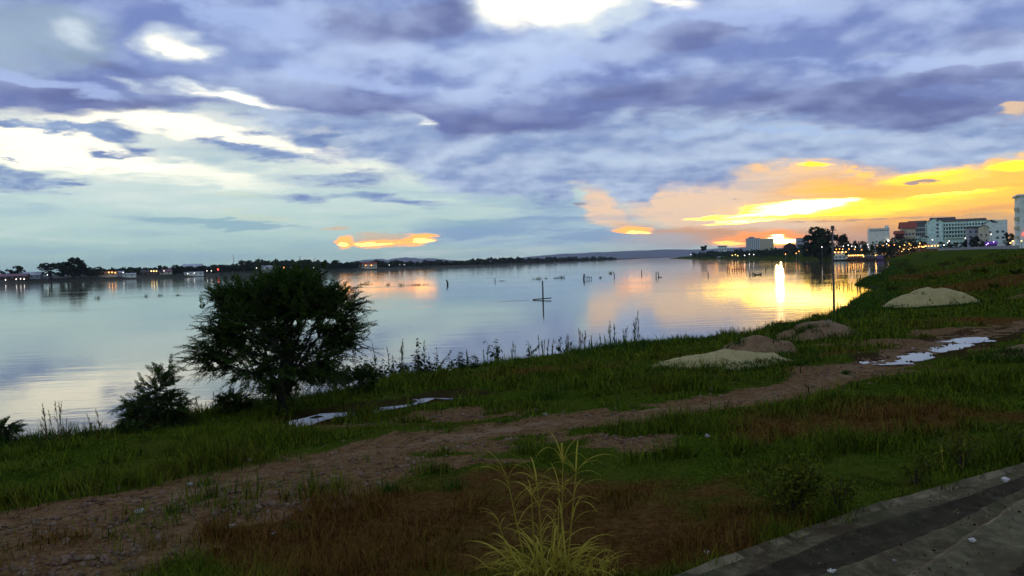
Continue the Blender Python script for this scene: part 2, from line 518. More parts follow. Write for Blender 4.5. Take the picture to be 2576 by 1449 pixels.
def mat_lamp(name, color, strength):
    m, nt, b = mat_new(name)
    b.inputs['Base Color'].default_value = (*color, 1)
    b.inputs['Emission Color'].default_value = (*color, 1)
    b.inputs['Emission Strength'].default_value = strength
    m.cycles.emission_sampling = 'NONE'
    return m


# ================================================================== terrain
# near bank of the river, water's edge, from behind the camera to far upstream (metres)
def pix_line(pts, z=0.0): return [tuple(on_plane(u, v, z)[:2]) for u, v in pts]


SHORE_PIX = [(0, 1112), (180, 1106), (300, 1084), (470, 1052), (620, 1022), (780, 1006), (880, 992), (960, 955), (1100, 938), (1200, 922), (1300, 908), (1400, 896), (1500, 882),
             (1610, 868), (1740, 860), (1840, 852), (1890, 842), (1950, 826), (2030, 808), (2095, 796), (2150, 770), (2172, 752), (2192, 737), (2222, 731), (2196, 723), (2164, 717), (2184, 702), (2224, 692), (2252, 672), (2256, 657)]
near = pix_line(SHORE_PIX)
SHORE = [(-70, -30), (-40, 5), (-26, 16)] + near + [(193, 440), (207, 631), (250, 900), (285, 1262), (345, 1700), (392, 2010), (470, 2250), (760, 3200), (1500, 6200)]
CREST = [(24, 20), (40, 34), (50, 52), (64, 78), (80, 108), (104, 150), (142, 228), (182, 318), (210, 420), (224, 640), (268, 900), (304, 1262), (362, 1700), (425, 2010), (520, 2250), (800, 3200), (1540, 6200)]


def seg_dist(P, line, chunk=200000):
    """signed distance to a polyline: positive on its right-hand side"""
    L = np.asarray(line, float)
    a, b = L[:-1], L[1:]
    out = np.full(len(P), 1e9); sg = np.ones(len(P))
    for i in range(len(a)):
        d = b[i] - a[i]; l2 = (d * d).sum()
        q = P - a[i]
        t_ = np.clip((q @ d) / l2, 0, 1)
        e = q - t_[:, None] * d
        dist = np.sqrt((e * e).sum(1))
        cr = d[0] * q[:, 1] - d[1] * q[:, 0]
        better = dist < out - 1e-9
        out = np.where(better, dist, out)
        sg = np.where(better, np.where(cr > 0, -1.0, 1.0), sg)
    return out * sg


def vnoise(x, y, seed=0):
    xi = np.floor(x).astype(np.int64); yi = np.floor(y).astype(np.int64)
    fx = x - xi; fy = y - yi
    fx = fx * fx * (3 - 2 * fx); fy = fy * fy * (3 - 2 * fy)

    def h(i, j):
        n = (i * 374761393 + j * 668265263 + seed * 974711) & 0x7fffffff
        n = ((n ^ (n >> 13)) * 1274126177) & 0x7fffffff
        return ((n ^ (n >> 16)) & 0xffff) / 65535.0
    return (h(xi, yi) * (1 - fx) + h(xi + 1, yi) * fx) * (1 - fy) + (h(xi, yi + 1) * (1 - fx) + h(xi + 1, yi + 1) * fx) * fy


def fbm(x, y, oct_=4, seed=0):
    s_, a_, t_ = 0.0, 1.0, 0.0
    for k in range(oct_):
        s_ = s_ + a_ * vnoise(x * 2 ** k, y * 2 ** k, seed + k * 13); t_ += a_; a_ *= 0.5
    return s_ / t_


def sstep(x, a, b):
    t_ = np.clip((x - a) / (b - a), 0, 1); return t_ * t_ * (3 - 2 * t_)


# hollows that hold puddles: (pixel outline centre line, level, half width)
PUD_A = [(752, 1062), (830, 1046), (920, 1033), (1010, 1020), (1080, 1004), (1160, 994)]
PUD_B = [(2225, 902), (2290, 895), (2350, 882), (2400, 868), (2440, 858), (2478, 850)]
PUD_C = [(2440, 842), (2510, 834), (2590, 826)]
PA = pix_line(PUD_A, 0.42); PB = pix_line(PUD_B, 0.92); PC = pix_line(PUD_C, 0.95)
PATH_PIX = [(-120, 1330), (0, 1306), (160, 1272), (300, 1246), (460, 1212), (640, 1172), (800, 1143), (950, 1118), (1100, 1092), (1200, 1076), (1350, 1058), (1500, 1040), (1660, 1026), (1800, 1010), (1920, 990), (2000, 973), (2080, 950),
            (2140, 925), (2210, 908), (2300, 878), (2400, 850), (2500, 830), (2600, 815), (2760, 795)]
PATH = pix_line(PATH_PIX, 0.92)


def height(x, y):
    x = np.asarray(x, float); y = np.asarray(y, float)
    Pn = np.stack([x, y], 1)
    s = seg_dist(Pn, SHORE)
    z = np.where(s < 0, np.maximum(s * 0.22, -1.2), 0)
    z = z + np.where(s > 0, 0.30 * sstep(s, 0, 1.6) + 0.22 * sstep(s, 1.5, 6) + 0.42 * sstep(s, 5, 16) + 0.26 * sstep(s, 16, 40), 0)
    t_ = seg_dist(Pn, CREST)
    wid = np.interp(y, [0, 40, 90, 200, 400], [5, 9, 20, 24, 16])
    far = sstep(y, 14, 34)
    top = np.interp(y, [30, 80, 200, 420, 700], [3.3, 3.3, 3.1, 3.2, 3.0])
    rise = np.clip((t_ + wid) / wid, 0, 1)
    rise = rise * rise * (3 - 2 * rise) * 0.6 + rise * 0.4
    z = z + far * top * rise * (s > 0)
    land = sstep(s, 0.2, 4)
    n_ = (fbm(x * 0.35, y * 0.35, 4, 3) - 0.5) * 0.28 + (fbm(x * 1.7, y * 1.7, 3, 9) - 0.5) * 0.10
    nearw = sstep(-y, -160, -60)
    z = z + n_ * land * nearw
    for line, lev, hw in ((PA, 0.40, 0.9), (PB, 0.90, 0.66)):
        d = np.abs(seg_dist(Pn, line)) + (fbm(x * 1.5, y * 1.5, 4, 21) - 0.5) * hw * 3.2
        w_ = 1 - sstep(d, hw * 0.35, hw * 1.9)
        z = z * (1 - w_) + (lev - 0.10 * (1 - sstep(d, 0, hw * 0.7))) * w_
    d = np.abs(seg_dist(Pn, PATH))
    z = z - 0.07 * (1 - sstep(d, 0.7, 1.7)) * (y < 200)
    return z


# ---- what grows where: bare trodden earth, dry reddish grass, green grass
BARE = [(100, 1325, 2.6, 1.3), (330, 1275, 2.2, 1.0), (560, 1225, 2.2, 0.9), (800, 1185, 2.2, 1.0), (640, 1270, 1.3, .5), (1000, 1150, 2.5, 1.0), (1250, 1100, 2, .8), (50, 1430, 1.4, .9), (1550, 1110, 1.4, 1.1), (2300, 850, 4, 2.4), (2400, 825, 4, 2), (2140, 930, 3, 2),
        (2500, 744, 7, 1.2), (250, 1400, 1.2, .7), (2380, 870, 2.5, 1.2), (1180, 1010, 2.0, 0.7), (950, 1030, 1.6, 0.5)]
DRY = [(300, 1385, 2, 1), (470, 1330, 1.6, .8), (150, 1425, 1.6, .7), (760, 1370, 2, 1.2), (1020, 1250, 1.8, 1.0), (900, 1300, 2.6, 1.7), (1150, 1330, 2.5, 2.2), (1400, 1320, 2.2, 2), (1650, 1310, 2.4, 2.0), (1760, 1390, 1.5, 1.2), (2200, 1060, 3, 2), (2380, 1040, 3.5, 2), (1000, 1420, 2.4, 1), (620, 1400, 1.5, .8), (2050, 1090, 2, 1), (1380, 905, 4, 1.6), (2230, 745, 5, 5), (1900, 1290, 1.2, 1.5), (1300, 1440, 3, 1), (2300, 690, 12, 14), (2480, 680, 14, 12), (2550, 720, 8, 8), (2380, 715, 8, 6), (2480, 800, 4, 2.5), (2050, 880, 2, 1.2), (1550, 1230, 2, 1.2), (1250, 1210, 2, 1)]


def patches(lst):
    out = []
    for (u, v, rx, ry) in lst:
        q = on_plane(u, v, 1.0); out.append((q.x, q.y, rx, ry))
    return out


BARE_W, DRY_W = patches(BARE), patches(DRY)


def cover(x, y):
    """(bare, dry) between 0 and 1"""
    res = []
    wx = x + (fbm(x * 0.7, y * 0.7, 4, 71) - 0.5) * 3.0; wy = y + (fbm(x * 0.7 + 50, y * 0.7, 4, 72) - 0.5) * 3.0
    for lst, sd, base, amp in ((BARE_W, 81, -0.55, 1.9), (DRY_W, 91, -0.30, 2.6)):
        m = np.zeros(len(x))
        for (cx, cy, rx, ry) in lst:
            e = np.sqrt(((wx - cx) / (rx * 1.25)) ** 2 + ((wy - cy) / (ry * 1.25)) ** 2)
            m = np.maximum(m, 1 - sstep(e, 0.3, 1.1))
        m = m + (fbm(x * 0.55, y * 0.55, 5, sd) * 0.6 + fbm(x * 2.6, y * 2.6, 3, sd + 1) * 0.4 - 0.5) * amp
        res.append(sstep(m, 0.32, 0.75) if sd == 81 else sstep(m, 0.10, 1.05))
    d = np.abs(seg_dist(np.stack([x, y], 1), PATH))
    w1_ = np.abs(seg_dist(np.stack([x, y], 1), PA)) / 0.9; w2_ = np.abs(seg_dist(np.stack([x, y], 1), PB)) / 0.9; w3_ = np.abs(seg_dist(np.stack([x, y], 1), PC)) / 1.4
    res.append(1 - sstep(np.minimum(np.minimum(w1_, w2_), w3_) + (fbm(x * 1.1, y * 1.1, 4, 78) - 0.5) * 2.0, 0.8, 2.2))
    res[0] = np.maximum(res[0], (1 - sstep(d + (fbm(x * 1.3, y * 1.3, 4, 75) - 0.5) * 1.8, 0.6, 1.5)))
    return res


def hz(x, y): return float(height(np.array([x]), np.array([y]))[0])


def ground_at(u, v):
    """where the sight line through this point of the photograph meets the land"""
    d = ray(u, v)
    ts = np.concatenate([np.arange(6, 60, 0.05), np.arange(60, 700, 0.5)])
    X_, Y_, Z_ = CAM.x + d.x * ts, CAM.y + d.y * ts, CAM.z + d.z * ts
    h_ = np.maximum(height(X_, Y_), 0)
    k = np.argmax(Z_ <= h_)
    if Z_[k] > h_[k]: k = len(ts) - 1
    return Vector((X_[k], Y_[k], h_[k]))


def axis(parts):
    out = []
    for a, b, st in parts: out += list(np.arange(a, b, st))
    return np.array(out + [parts[-1][1]])


def grid_mesh(name, xs, ys, hfun, mats, cut=-0.7, smooth=True):
    XX, YY = np.meshgrid(xs, ys)
    Z = hfun(XX.ravel(), YY.ravel())
    V = np.stack([XX.ravel(), YY.ravel(), Z], 1)
    nx, ny = len(xs), len(ys)
    i, j = np.meshgrid(np.arange(nx - 1), np.arange(ny - 1))
    a = (j * nx + i).ravel()
    Fq = np.stack([a, a + 1, a + nx + 1, a + nx], 1)
    ok = Z[Fq].max(1) > cut
    Fq = Fq[ok]
    used = np.unique(Fq); re = np.full(len(V), -1); re[used] = np.arange(len(used))
    return np_mesh(name, V[used], re[Fq], mats, smooth)


# ---- ground material: dry reddish grass, green grass, bare earth by position
def ground_material():
    m, nt, b = mat_new('ground')
    co = coords(nt)
    x_, y_, z_ = split(co)
    mid = noise(co, 0.9, 6, 0.65)
    fine = noise(co, 9.0, 5, 0.7)
    pebb = noise(co, 3.4, 7, 0.75, dist=0.5)
    at1 = nt.nodes.new('ShaderNodeAttribute'); at1.attribute_name = 'bare'; bare = S(at1.outputs['Fac'])
    at2 = nt.nodes.new('ShaderNodeAttribute'); at2.attribute_name = 'dry'; dryf = S(at2.outputs['Fac'])
    soil = mix((0.095, 0.045, 0.016, 1), (0.225, 0.135, 0.058, 1), step(pebb * 0.6 + fine * 0.4, 0.38, 0.62))
    soil = mix(soil, (0.050, 0.026, 0.012, 1), step(pebb, 0.56, 0.66) * 0.8)
    green = mix((0.022, 0.042, 0.003, 1), (0.060, 0.086, 0.007, 1), step(fine, 0.35, 0.65))
    dry = mix((0.055, 0.022, 0.005, 1), (0.120, 0.064, 0.018, 1), step(fine * 0.6 + pebb * 0.4, 0.38, 0.62))
    green = mix(green, (0.070, 0.082, 0.010, 1), step(noise(co, 0.35, 5, 0.65), 0.48, 0.62) * 0.6)
    green = mix(green, (0.012, 0.022, 0.002, 1), step(noise(co, 0.55, 5, 0.7, dist=0.5), 0.54, 0.64) * 0.7)
    col = mix(green, dry, dryf)
    col = mix(col, soil, step(bare + (pebb - 0.5) * 1.2, 0.30, 0.70))
    at3 = nt.nodes.new('ShaderNodeAttribute'); at3.attribute_name = 'wet'; wet = S(at3.outputs['Fac'])
    col = mix(col, (0.036, 0.021, 0.009, 1), step(wet + (pebb - 0.5) * 0.8, 0.25, 0.75) * 0.85)
    # wet mud by the water
    col = mix(col, (0.030, 0.022, 0.016, 1), step(z_, 0.30, 0.05))
    nt.links.new(col.s, b.inputs['Base Color'])
    b.inputs['Roughness'].default_value = 0.95; b.inputs['Specular IOR Level'].default_value = 0.0
    set_bump(nt, b, mid * 0.4 + fine * 0.2 + pebb * 0.4, 1.0, 0.16)
    return m


M_GROUND = ground_material()
gx = axis([(-400, -120, 40), (-120, -44, 8), (-44, 48, 0.45), (48, 130, 2.5), (130, 340, 7), (340, 1000, 33), (1000, 8000, 250)])
gy = axis([(-300, -40, 20), (-40, 4, 4), (4, 100, 0.45), (100, 260, 3), (260, 520, 6), (520, 2300, 24), (2300, 8000, 190)])
ground = obj('ground', grid_mesh('ground', gx, gy, height, [M_GROUND]))
tag(ground, kind='structure')
gv = np.empty(len(ground.data.vertices) * 3, np.float32); ground.data.vertices.foreach_get('co', gv); gv = gv.reshape(-1, 3).astype(float)
for nm_, arr in zip(('bare', 'dry', 'wet'), cover(gv[:, 0], gv[:, 1])):
    at_ = ground.data.attributes.new(nm_, 'FLOAT', 'POINT'); at_.data.foreach_set('value', arr.astype(np.float32))

# ---- the opposite bank
LEFT = [(-1500, -400), (-800, 100), (-520, 360), (-358, 561), (-235, 721), (-190, 850), (-120, 980), (-62, 1110), (-16, 1280), (110, 1720), (290, 2350), (480, 3100), (800, 4600), (1300, 6500)]


def height_left(x, y):
    Pn = np.stack([x, y], 1)
    s = -seg_dist(Pn, LEFT)
    z = np.where(s < 0, np.maximum(s * 0.2, -1.5), 0) + np.where(s > 0, 2.6 * sstep(s, 0, 16) + 0.8 * sstep(s, 10, 60), 0)
    return z + (fbm(x * 0.06, y * 0.06, 3, 5) - 0.5) * 0.8 * sstep(s, 2, 20)


M_FARLAND = mat_mottled('far_land', (0.020, 0.032, 0.012), (0.060, 0.050, 0.028), 0.05, 0.95, coord='Object', c2=(0.07, 0.055, 0.04))
lx = axis([(-8000, -2400, 300), (-2400, -700, 50), (-700, 120, 7), (120, 700, 20), (700, 1400, 60)])
ly = axis([(-800, 300, 60), (300, 1320, 9), (1320, 2600, 40), (2600, 8000, 200)])
bank = obj('opposite_bank', grid_mesh('opposite_bank', lx, ly, height_left, [M_FARLAND]))
tag(bank, kind='structure')

# ---- hills far upstream
def hill_ridge(name, a0, a1, dist, top, seed, base=0.0):
    V, Fq = [], []
    n, rows = 90, 8
    for i in range(n + 1):
        f = i / n
        a = R(a0 + (a1 - a0) * f)
        env = math.sin(math.pi * f) ** 0.6
        hh = top * env * (0.55 + 0.75 * float(fbm(np.array([f * 7.0]), np.array([seed * 1.0]), 4, seed)[0]))
        for j in range(rows + 1):
            g = j / rows
            r_ = dist + g * 1300
            zz_ = hh * math.sin(min(g * 1.0, 1) * math.pi * 0.5) ** 1.2 * (1 + 0.12 * (float(vnoise(np.array([f * 40.0]), np.array([g * 9.0]), seed)[0]) - 0.5)) - 0.6 * (1 - g)
            V.append((math.sin(a) * r_, math.cos(a) * r_, zz_))
    for i in range(n):
        for j in range(rows):
            p = i * (rows + 1) + j
            Fq.append((p, p + 1, p + rows + 2, p + rows + 1))
    o = obj(name, np_mesh(name, V, np.array(Fq), [M_HILL], True))
    return tag(o, kind='structure')


M_HILL = mat_mottled('hill_forest', (0.110, 0.115, 0.115), (0.140, 0.143, 0.138), 0.01, 0.95)
hill_ridge('hills', -13.0, -3.0, 7700, 80, 3)
hill_ridge('hills', -5.0, 26.0, 7700, 76, 8)
hill_ridge('hills', -32.0, -10.0, 7600, 27, 12)

# ---- water
def water_material():
    m, nt, b = mat_new('river_water')
    co = coords(nt)
    b.inputs['Base Color'].default_value = (0.095, 0.088, 0.036, 1)
    b.inputs['IOR'].default_value = 2.3
    b.inputs['Specular Tint'].default_value = (1, 1, 1, 1)
    geo = nt.nodes.new('ShaderNodeCameraData')
    x_, y_, z_ = split(co)
    # long low ripples across the current and short chop in patches
    st = combine(x_ * 0.35, y_ * 1.0, z_)
    r1 = noise(st, 0.55, 4, 0.55)
    r2 = noise(co, 3.2, 3, 0.6)
    patch = step(noise(combine(x_ * 0.02, y_ * 0.05, 0.0), 1.0, 4, 0.6), 0.45, 0.62)
    h_ = r1 * 0.10 + r2 * 0.020 * (patch * 1.0 + 0.25)
    n = nt.nodes.new('ShaderNodeBump'); n.inputs['Strength'].default_value = 0.11; n.inputs['Distance'].default_value = 1.0
    nt.links.new(h_.s, n.inputs['Height']); nt.links.new(n.outputs[0], b.inputs['Normal'])
    ro = patch * 0.03 + 0.04
    nt.links.new(ro.s, b.inputs['Roughness'])
    return m


M_WATER = water_material()
river = obj('river', np_mesh('river', [(-7500, -400, 0), (7500, -400, 0), (7500, 8000, 0), (-7500, 8000, 0)], np.array([[0, 1, 2, 3]]), [M_WATER]))
tag(river, kind='structure')

# ---- puddles: still water filling the hollows
m_, nt_, b_ = mat_new('puddle_water')
b_.inputs['Base Color'].default_value = (0.045, 0.034, 0.018, 1); b_.inputs['Roughness'].default_value = 0.03; b_.inputs['IOR'].default_value = 1.33
M_PUDDLE = m_


def puddle(line, lev, hw):
    L = np.array(line)
    lo, hi = L.min(0) - hw * 2.2, L.max(0) + hw * 2.2
    xs, ys = np.arange(lo[0], hi[0], 0.22), np.arange(lo[1], hi[1], 0.22)
    XX, YY = np.meshgrid(xs, ys)
    Pn = np.stack([XX.ravel(), YY.ravel()], 1)
    near_ = np.abs(seg_dist(Pn, line)) < hw * 1.9
    V = np.stack([Pn[:, 0], Pn[:, 1], np.full(len(Pn), lev)], 1)
    nx, ny = len(xs), len(ys)
    i, j = np.meshgrid(np.arange(nx - 1), np.arange(ny - 1)); a = (j * nx + i).ravel()
    Fq = np.stack([a, a + 1, a + nx + 1, a + nx], 1)
    Fq = Fq[near_[Fq].all(1)]
    used = np.unique(Fq); re = np.full(len(V), -1); re[used] = np.arange(len(used))
    o = obj('puddle', np_mesh('puddle', V[used], re[Fq], [M_PUDDLE]))
    return tag(o, kind='structure')


puddle(PA, 0.366, 0.9)
puddle(PB, 0.838, 0.70)

# ---- dirt path, a trodden strip a little below the grass
def path_material():
    m, nt, b = mat_new('trodden_earth')
    co = coords(nt)
    big = noise(co, 0.5, 4, 0.6); mid = noise(co, 2.6, 6, 0.7, dist=0.4); fine = noise(co, 14, 4, 0.7)
    col = mix((0.110, 0.060, 0.026, 1), (0.260, 0.165, 0.078, 1), step(mid * 0.6 + fine * 0.4, 0.38, 0.64))
    col = mix(col, (0.060, 0.040, 0.028, 1), step(mid, 0.56, 0.66) * 0.8)
    col = mix(col, (0.245, 0.165, 0.090, 1), step(big, 0.52, 0.66) * 0.6)
    nt.links.new(col.s, b.inputs['Base Color'])
    nt.links.new((step(big, 0.6, 0.42) * 0.4 + 0.5).s, b.inputs['Roughness'])
    b.inputs['Specular IOR Level'].default_value = 0.0
    set_bump(nt, b, mid * 0.7 + fine * 0.3, 1.0, 0.10)
    return m


def ribbon(name, line, width, mat, lift=0.015, dens=0.16, cols=23, seed=1):
    L = np.array(line, float)
    d = np.concatenate([[0], np.cumsum(np.sqrt(((L[1:] - L[:-1]) ** 2).sum(1)))])
    ss = np.arange(0, d[-1], dens)
    cx, cy = np.interp(ss, d, L[:, 0]), np.interp(ss, d, L[:, 1])
    k = np.ones(9) / 9
    cxs = np.convolve(np.pad(cx, 4, 'edge'), k, 'valid'); cys = np.convolve(np.pad(cy, 4, 'edge'), k, 'valid')
    tx, ty = np.gradient(cxs), np.gradient(cys); l_ = np.hypot(tx, ty); nx_, ny_ = -ty / l_, tx / l_
    if hasattr(width, '__len__'): w_ = np.interp(ss, np.linspace(0, d[-1], len(width)), width)
    else: w_ = np.full(len(ss), width)
    wl = w_ * (0.30 + 1.3 * fbm(ss * 0.8, ss * 0, 5, seed)); wr = w_ * (0.30 + 1.3 * fbm(ss * 0.8, ss * 0 + 9, 5, seed + 5))
    V = []
    for c_ in range(cols):
        f = c_ / (cols - 1) * 2 - 1
        off = np.where(f < 0, f * wl, f * wr)
        X_, Y_ = cxs + nx_ * off, cys + ny_ * off
        edge = 0.045 * sstep(np.full(len(ss), abs(f)), 0.55, 1.0)
        lump = (fbm(X_ * 2.2, Y_ * 2.2, 4, 63) - 0.5) * 0.11 - 0.03 * np.exp(-((abs(f) - 0.45) / 0.16) ** 2)
        V.append(np.stack([X_, Y_, height(X_, Y_) + lift - edge + lump], 1))
    V = np.stack(V, 1); n = len(ss)
    i, j = np.meshgrid(np.arange(cols - 1), np.arange(n - 1)); a = (j * cols + i).ravel()
    Fq = np.stack([a, a + 1, a + cols + 1, a + cols], 1)
    return obj(name, np_mesh(name, V.reshape(-1, 3), Fq, [mat], True))


M_PATH = path_material()
path = ribbon('dirt_path', PATH, [0.6, 0.6, 0.6, 0.65, 0.7, 0.85, 1.0, 1.0, 1.2, 1.4, 1.9, 2.0, 1.7, 1.3], M_PATH)
tag(path, kind='structure')

# ================================================================== far things: houses, trees, lamps on both banks
def mat_plain(name, c_, rough=0.8, spec=0.25, scale=0.8, var=0.18):
    c0 = tuple(x * (1 - var) for x in c_); c1 = tuple(min(1, x * (1 + var)) for x in c_)
    return mat_mottled(name, c0, c1, scale, rough, spec=spec)


M_WHITE = mat_plain('white_render', (0.74, 0.80, 0.66), var=0.1)
M_MINT = mat_plain('pale_mint_render', (0.66, 0.86, 0.70))
M_CREAM = mat_plain('cream_render', (0.58, 0.52, 0.34))
M_GREY = mat_plain('grey_render', (0.36, 0.37, 0.38))
M_BROWN = mat_plain('brown_timber', (0.075, 0.040, 0.028))
M_RED = mat_plain('red_roof_tiles', (0.26, 0.060, 0.030), scale=2.0)
M_DARKROOF = mat_plain('dark_roof', (0.075, 0.055, 0.045), scale=2.0)
M_PALEROOF = mat_plain('pale_sheet_roof', (0.42, 0.44, 0.42), scale=0.4)
M_PINKROOF = mat_plain('weathered_pink_roof', (0.21, 0.115, 0.125), scale=0.6)
M_CONC = mat_plain('concrete', (0.30, 0.29, 0.27))
M_BARK = mat_plain('bark', (0.055, 0.042, 0.032), scale=6.0, var=0.4)
M_POLE = mat_plain('weathered_pole', (0.13, 0.115, 0.10), scale=3.0, var=0.3)
M_WETWOOD = mat_plain('wet_wood', (0.035, 0.028, 0.022), scale=5.0, var=0.4)
M_PURPLE = mat_plain('purple_canvas', (0.20, 0.06, 0.36))
M_AWN = mat_plain('orange_canvas', (0.45, 0.16, 0.045))
M_STEEL = mat_plain('grey_steel', (0.22, 0.23, 0.24), rough=0.45)
m_, nt_, b_ = mat_new('dark_glass')
b_.inputs['Base Color'].default_value = (0.02, 0.03, 0.035, 1); b_.inputs['Roughness'].default_value = 0.15
M_GLASS = m_
M_FARLEAF = mat_leaf('far_foliage', (0.012, 0.024, 0.010), (0.040, 0.058, 0.022), 0.1)
M_LAMP_W = mat_lamp('white_lamp', (1.0, 0.90, 0.78), 5.0)
M_LAMP_Y = mat_lamp('yellow_lamp', (1.0, 0.62, 0.16), 6.0)
M_LAMP_O = mat_lamp('orange_lamp', (1.0, 0.36, 0.07), 6.0)
M_LAMP_R = mat_lamp('red_lamp', (1.0, 0.07, 0.04), 4.0)
M_LAMP_P = mat_lamp('violet_lamp', (0.55, 0.30, 1.0), 8.0)


def spot_right(u, y):
    """a place on the right bank seen in picture column u at y metres up the river"""
    d = ray(u, 640); x = d.x / d.y * y
    return Vector((x, y, hz(x, y)))


def spot_left(u, back):
    d = ray(u, 690); k = d.x / d.y
    ys = np.arange(300, 6000, 3.0)
    h_ = height_left(ys * k, ys)
    i = np.argmax(h_ > 0.1)
    y = ys[i] + back
    return Vector((y * k, y, float(height_left(np.array([y * k]), np.array([y]))[0])))


def top_at(p, u, v):
    """height above p at which picture row v lies"""
    return at_depth(u, v, p.y).z - p.z


def facing(p): return math.atan2(-p.x, p.y)          # z rotation that turns local -y to the camera


def window_mesh(name, w, h, d=0.12, bars=True):
    me = MB()
    t_ = min(0.12, w * 0.12)
    for (x0, x1, z0, z1) in ((-w / 2, -w / 2 + t_, 0, h), (w / 2 - t_, w / 2, 0, h), (-w / 2 + t_, w / 2 - t_, 0, t_), (-w / 2 + t_, w / 2 - t_, h - t_, h)):
        me.box(x0, x1, -d, 0.02, z0, z1)
    if bars: me.box(-t_ / 4, t_ / 4, -d * 0.8, 0.02, t_, h - t_)
    nf = len(me.f)
    me.box(-w / 2 + t_, w / 2 - t_, -d * 0.35, 0.02, t_, h - t_)
    m = me.mesh(name, None)
    m.materials.append(M_GREY); m.materials.append(M_GLASS)
    m.polygons.foreach_set('material_index', [0] * nf + [1] * (len(me.f) - nf))
    return m


def windows(root, wm, xs, zs, y, name='window', skip=()):
    for i, x in enumerate(xs):
        for j, z in enumerate(zs):
            if (i, j) in skip: continue
            obj(name, wm, root, (x, y, z))


def gable_roof(name, x0, x1, y0, y1, z, h, mat, root, over=0.5, along='x', thick=0.18):
    b = MB()
    x0 -= over; x1 += over; y0 -= over; y1 += over
    if along == 'x':
        ym = (y0 + y1) / 2
        for a, bb in ((y0, ym), (y1, ym)):
            b.add([(x0, a, z), (x1, a, z), (x1, bb, z + h), (x0, bb, z + h), (x0, a, z - thick), (x1, a, z - thick), (x1, bb, z + h - thick), (x0, bb, z + h - thick)],
                  [(0, 1, 2, 3), (7, 6, 5, 4), (0, 4, 5, 1), (1, 5, 6, 2), (3, 2, 6, 7), (0, 3, 7, 4)])
    else:
        xm = (x0 + x1) / 2
        for a, bb in ((x0, xm), (x1, xm)):
            b.add([(a, y0, z), (a, y1, z), (bb, y1, z + h), (bb, y0, z + h), (a, y0, z - thick), (a, y1, z - thick), (bb, y1, z + h - thick), (bb, y0, z + h - thick)],
                  [(0, 1, 2, 3), (7, 6, 5, 4), (0, 4, 5, 1), (1, 5, 6, 2), (3, 2, 6, 7), (0, 3, 7, 4)])
    return b.build(name, mat, root)


def gable_walls(b, x0, x1, y0, y1, z, h, along='x'):
    if along == 'x':
        ym = (y0 + y1) / 2
        for x in (x0, x1 - 0.2):
            b.add([(x, y0, z), (x, y1, z), (x, ym, z + h), (x + 0.2, y0, z), (x + 0.2, y1, z), (x + 0.2, ym, z + h)], [(0, 1, 2), (3, 5, 4), (0, 3, 4, 1), (1, 4, 5, 2), (2, 5, 3, 0)])
    else:
        xm = (x0 + x1) / 2
        for y in (y0, y1 - 0.2):
            b.add([(x0, y, z), (x1, y, z), (xm, y, z + h), (x0, y + 0.2, z), (x1, y + 0.2, z), (xm, y + 0.2, z + h)], [(0, 1, 2), (3, 5, 4), (0, 3, 4, 1), (1, 4, 5, 2), (2, 5, 3, 0)])


# ---- trees of the banks
def crown_mesh(name, seed, kind='round', n=1150, leaf=0.115):
    """unit tree (height 1): foliage clumps of small faces, with gaps"""
    r_ = np.random.default_rng(seed)
    nb = {'round': 19, 'tall': 16, 'wide': 18, 'thin': 9}[kind]
    cs, rs = [], []
    for i in range(nb):
        q = r_.uniform(0, 2 * math.pi)
        if kind == 'round': z = r_.uniform(0.20, 0.86); w_ = 0.42 * math.sqrt(max(0, 1 - ((z - 0.50) / 0.46) ** 2)) + 0.03
        elif kind == 'tall': z = r_.uniform(0.22, 0.9); w_ = 0.26 * math.sqrt(max(0, 1 - ((z - 0.55) / 0.44) ** 2)) + 0.03
        elif kind == 'wide': z = r_.uniform(0.24, 0.82); w_ = 0.58 * math.sqrt(max(0, 1 - ((z - 0.55) / 0.42) ** 2)) + 0.05
        else: z = r_.uniform(0.55, 0.92); w_ = 0.20
        rr = w_ * math.sqrt(r_.uniform(0.15, 1))
        cs.append((rr * math.cos(q), rr * math.sin(q), z)); rs.append(r_.uniform(0.09, 0.17) * (0.8 if kind == 'thin' else 1))
    cs, rs = np.array(cs), np.array(rs)
    k = r_.integers(0, nb, n)
    d = r_.normal(size=(n, 3)); d /= np.linalg.norm(d, axis=1)[:, None]
    c_ = cs[k] + d * (rs[k] * r_.uniform(0.45, 1.05, n) ** 0.6)[:, None] * np.array([1, 1, 0.8])
    return leaf_quads(name, c_, leaf * r_.uniform(0.5, 1.2, n), r_, [M_FARLEAF])


def leaf_quads(name, c_, size, r_, mats, aspect=0.6, up=None):
    n = len(c_)
    a = r_.normal(size=(n, 3)); a /= np.linalg.norm(a, axis=1)[:, None]
    b = r_.normal(size=(n, 3)); b -= (a * b).sum(1)[:, None] * a; b /= np.linalg.norm(b, axis=1)[:, None]
    s = np.asarray(size)[:, None] * 0.5
    V = np.stack([c_ - a * s, c_ + b * s * aspect, c_ + a * s, c_ - b * s * aspect], 1).reshape(-1, 3)
    Fq = np.arange(4 * n).reshape(n, 4)
    return np_mesh(name, V, Fq, mats)


CROWNS = {k: [crown_mesh('crown', 40 + i * 7 + j, k) for i in range(4)] for j, k in enumerate(('round', 'tall', 'wide', 'thin'))}


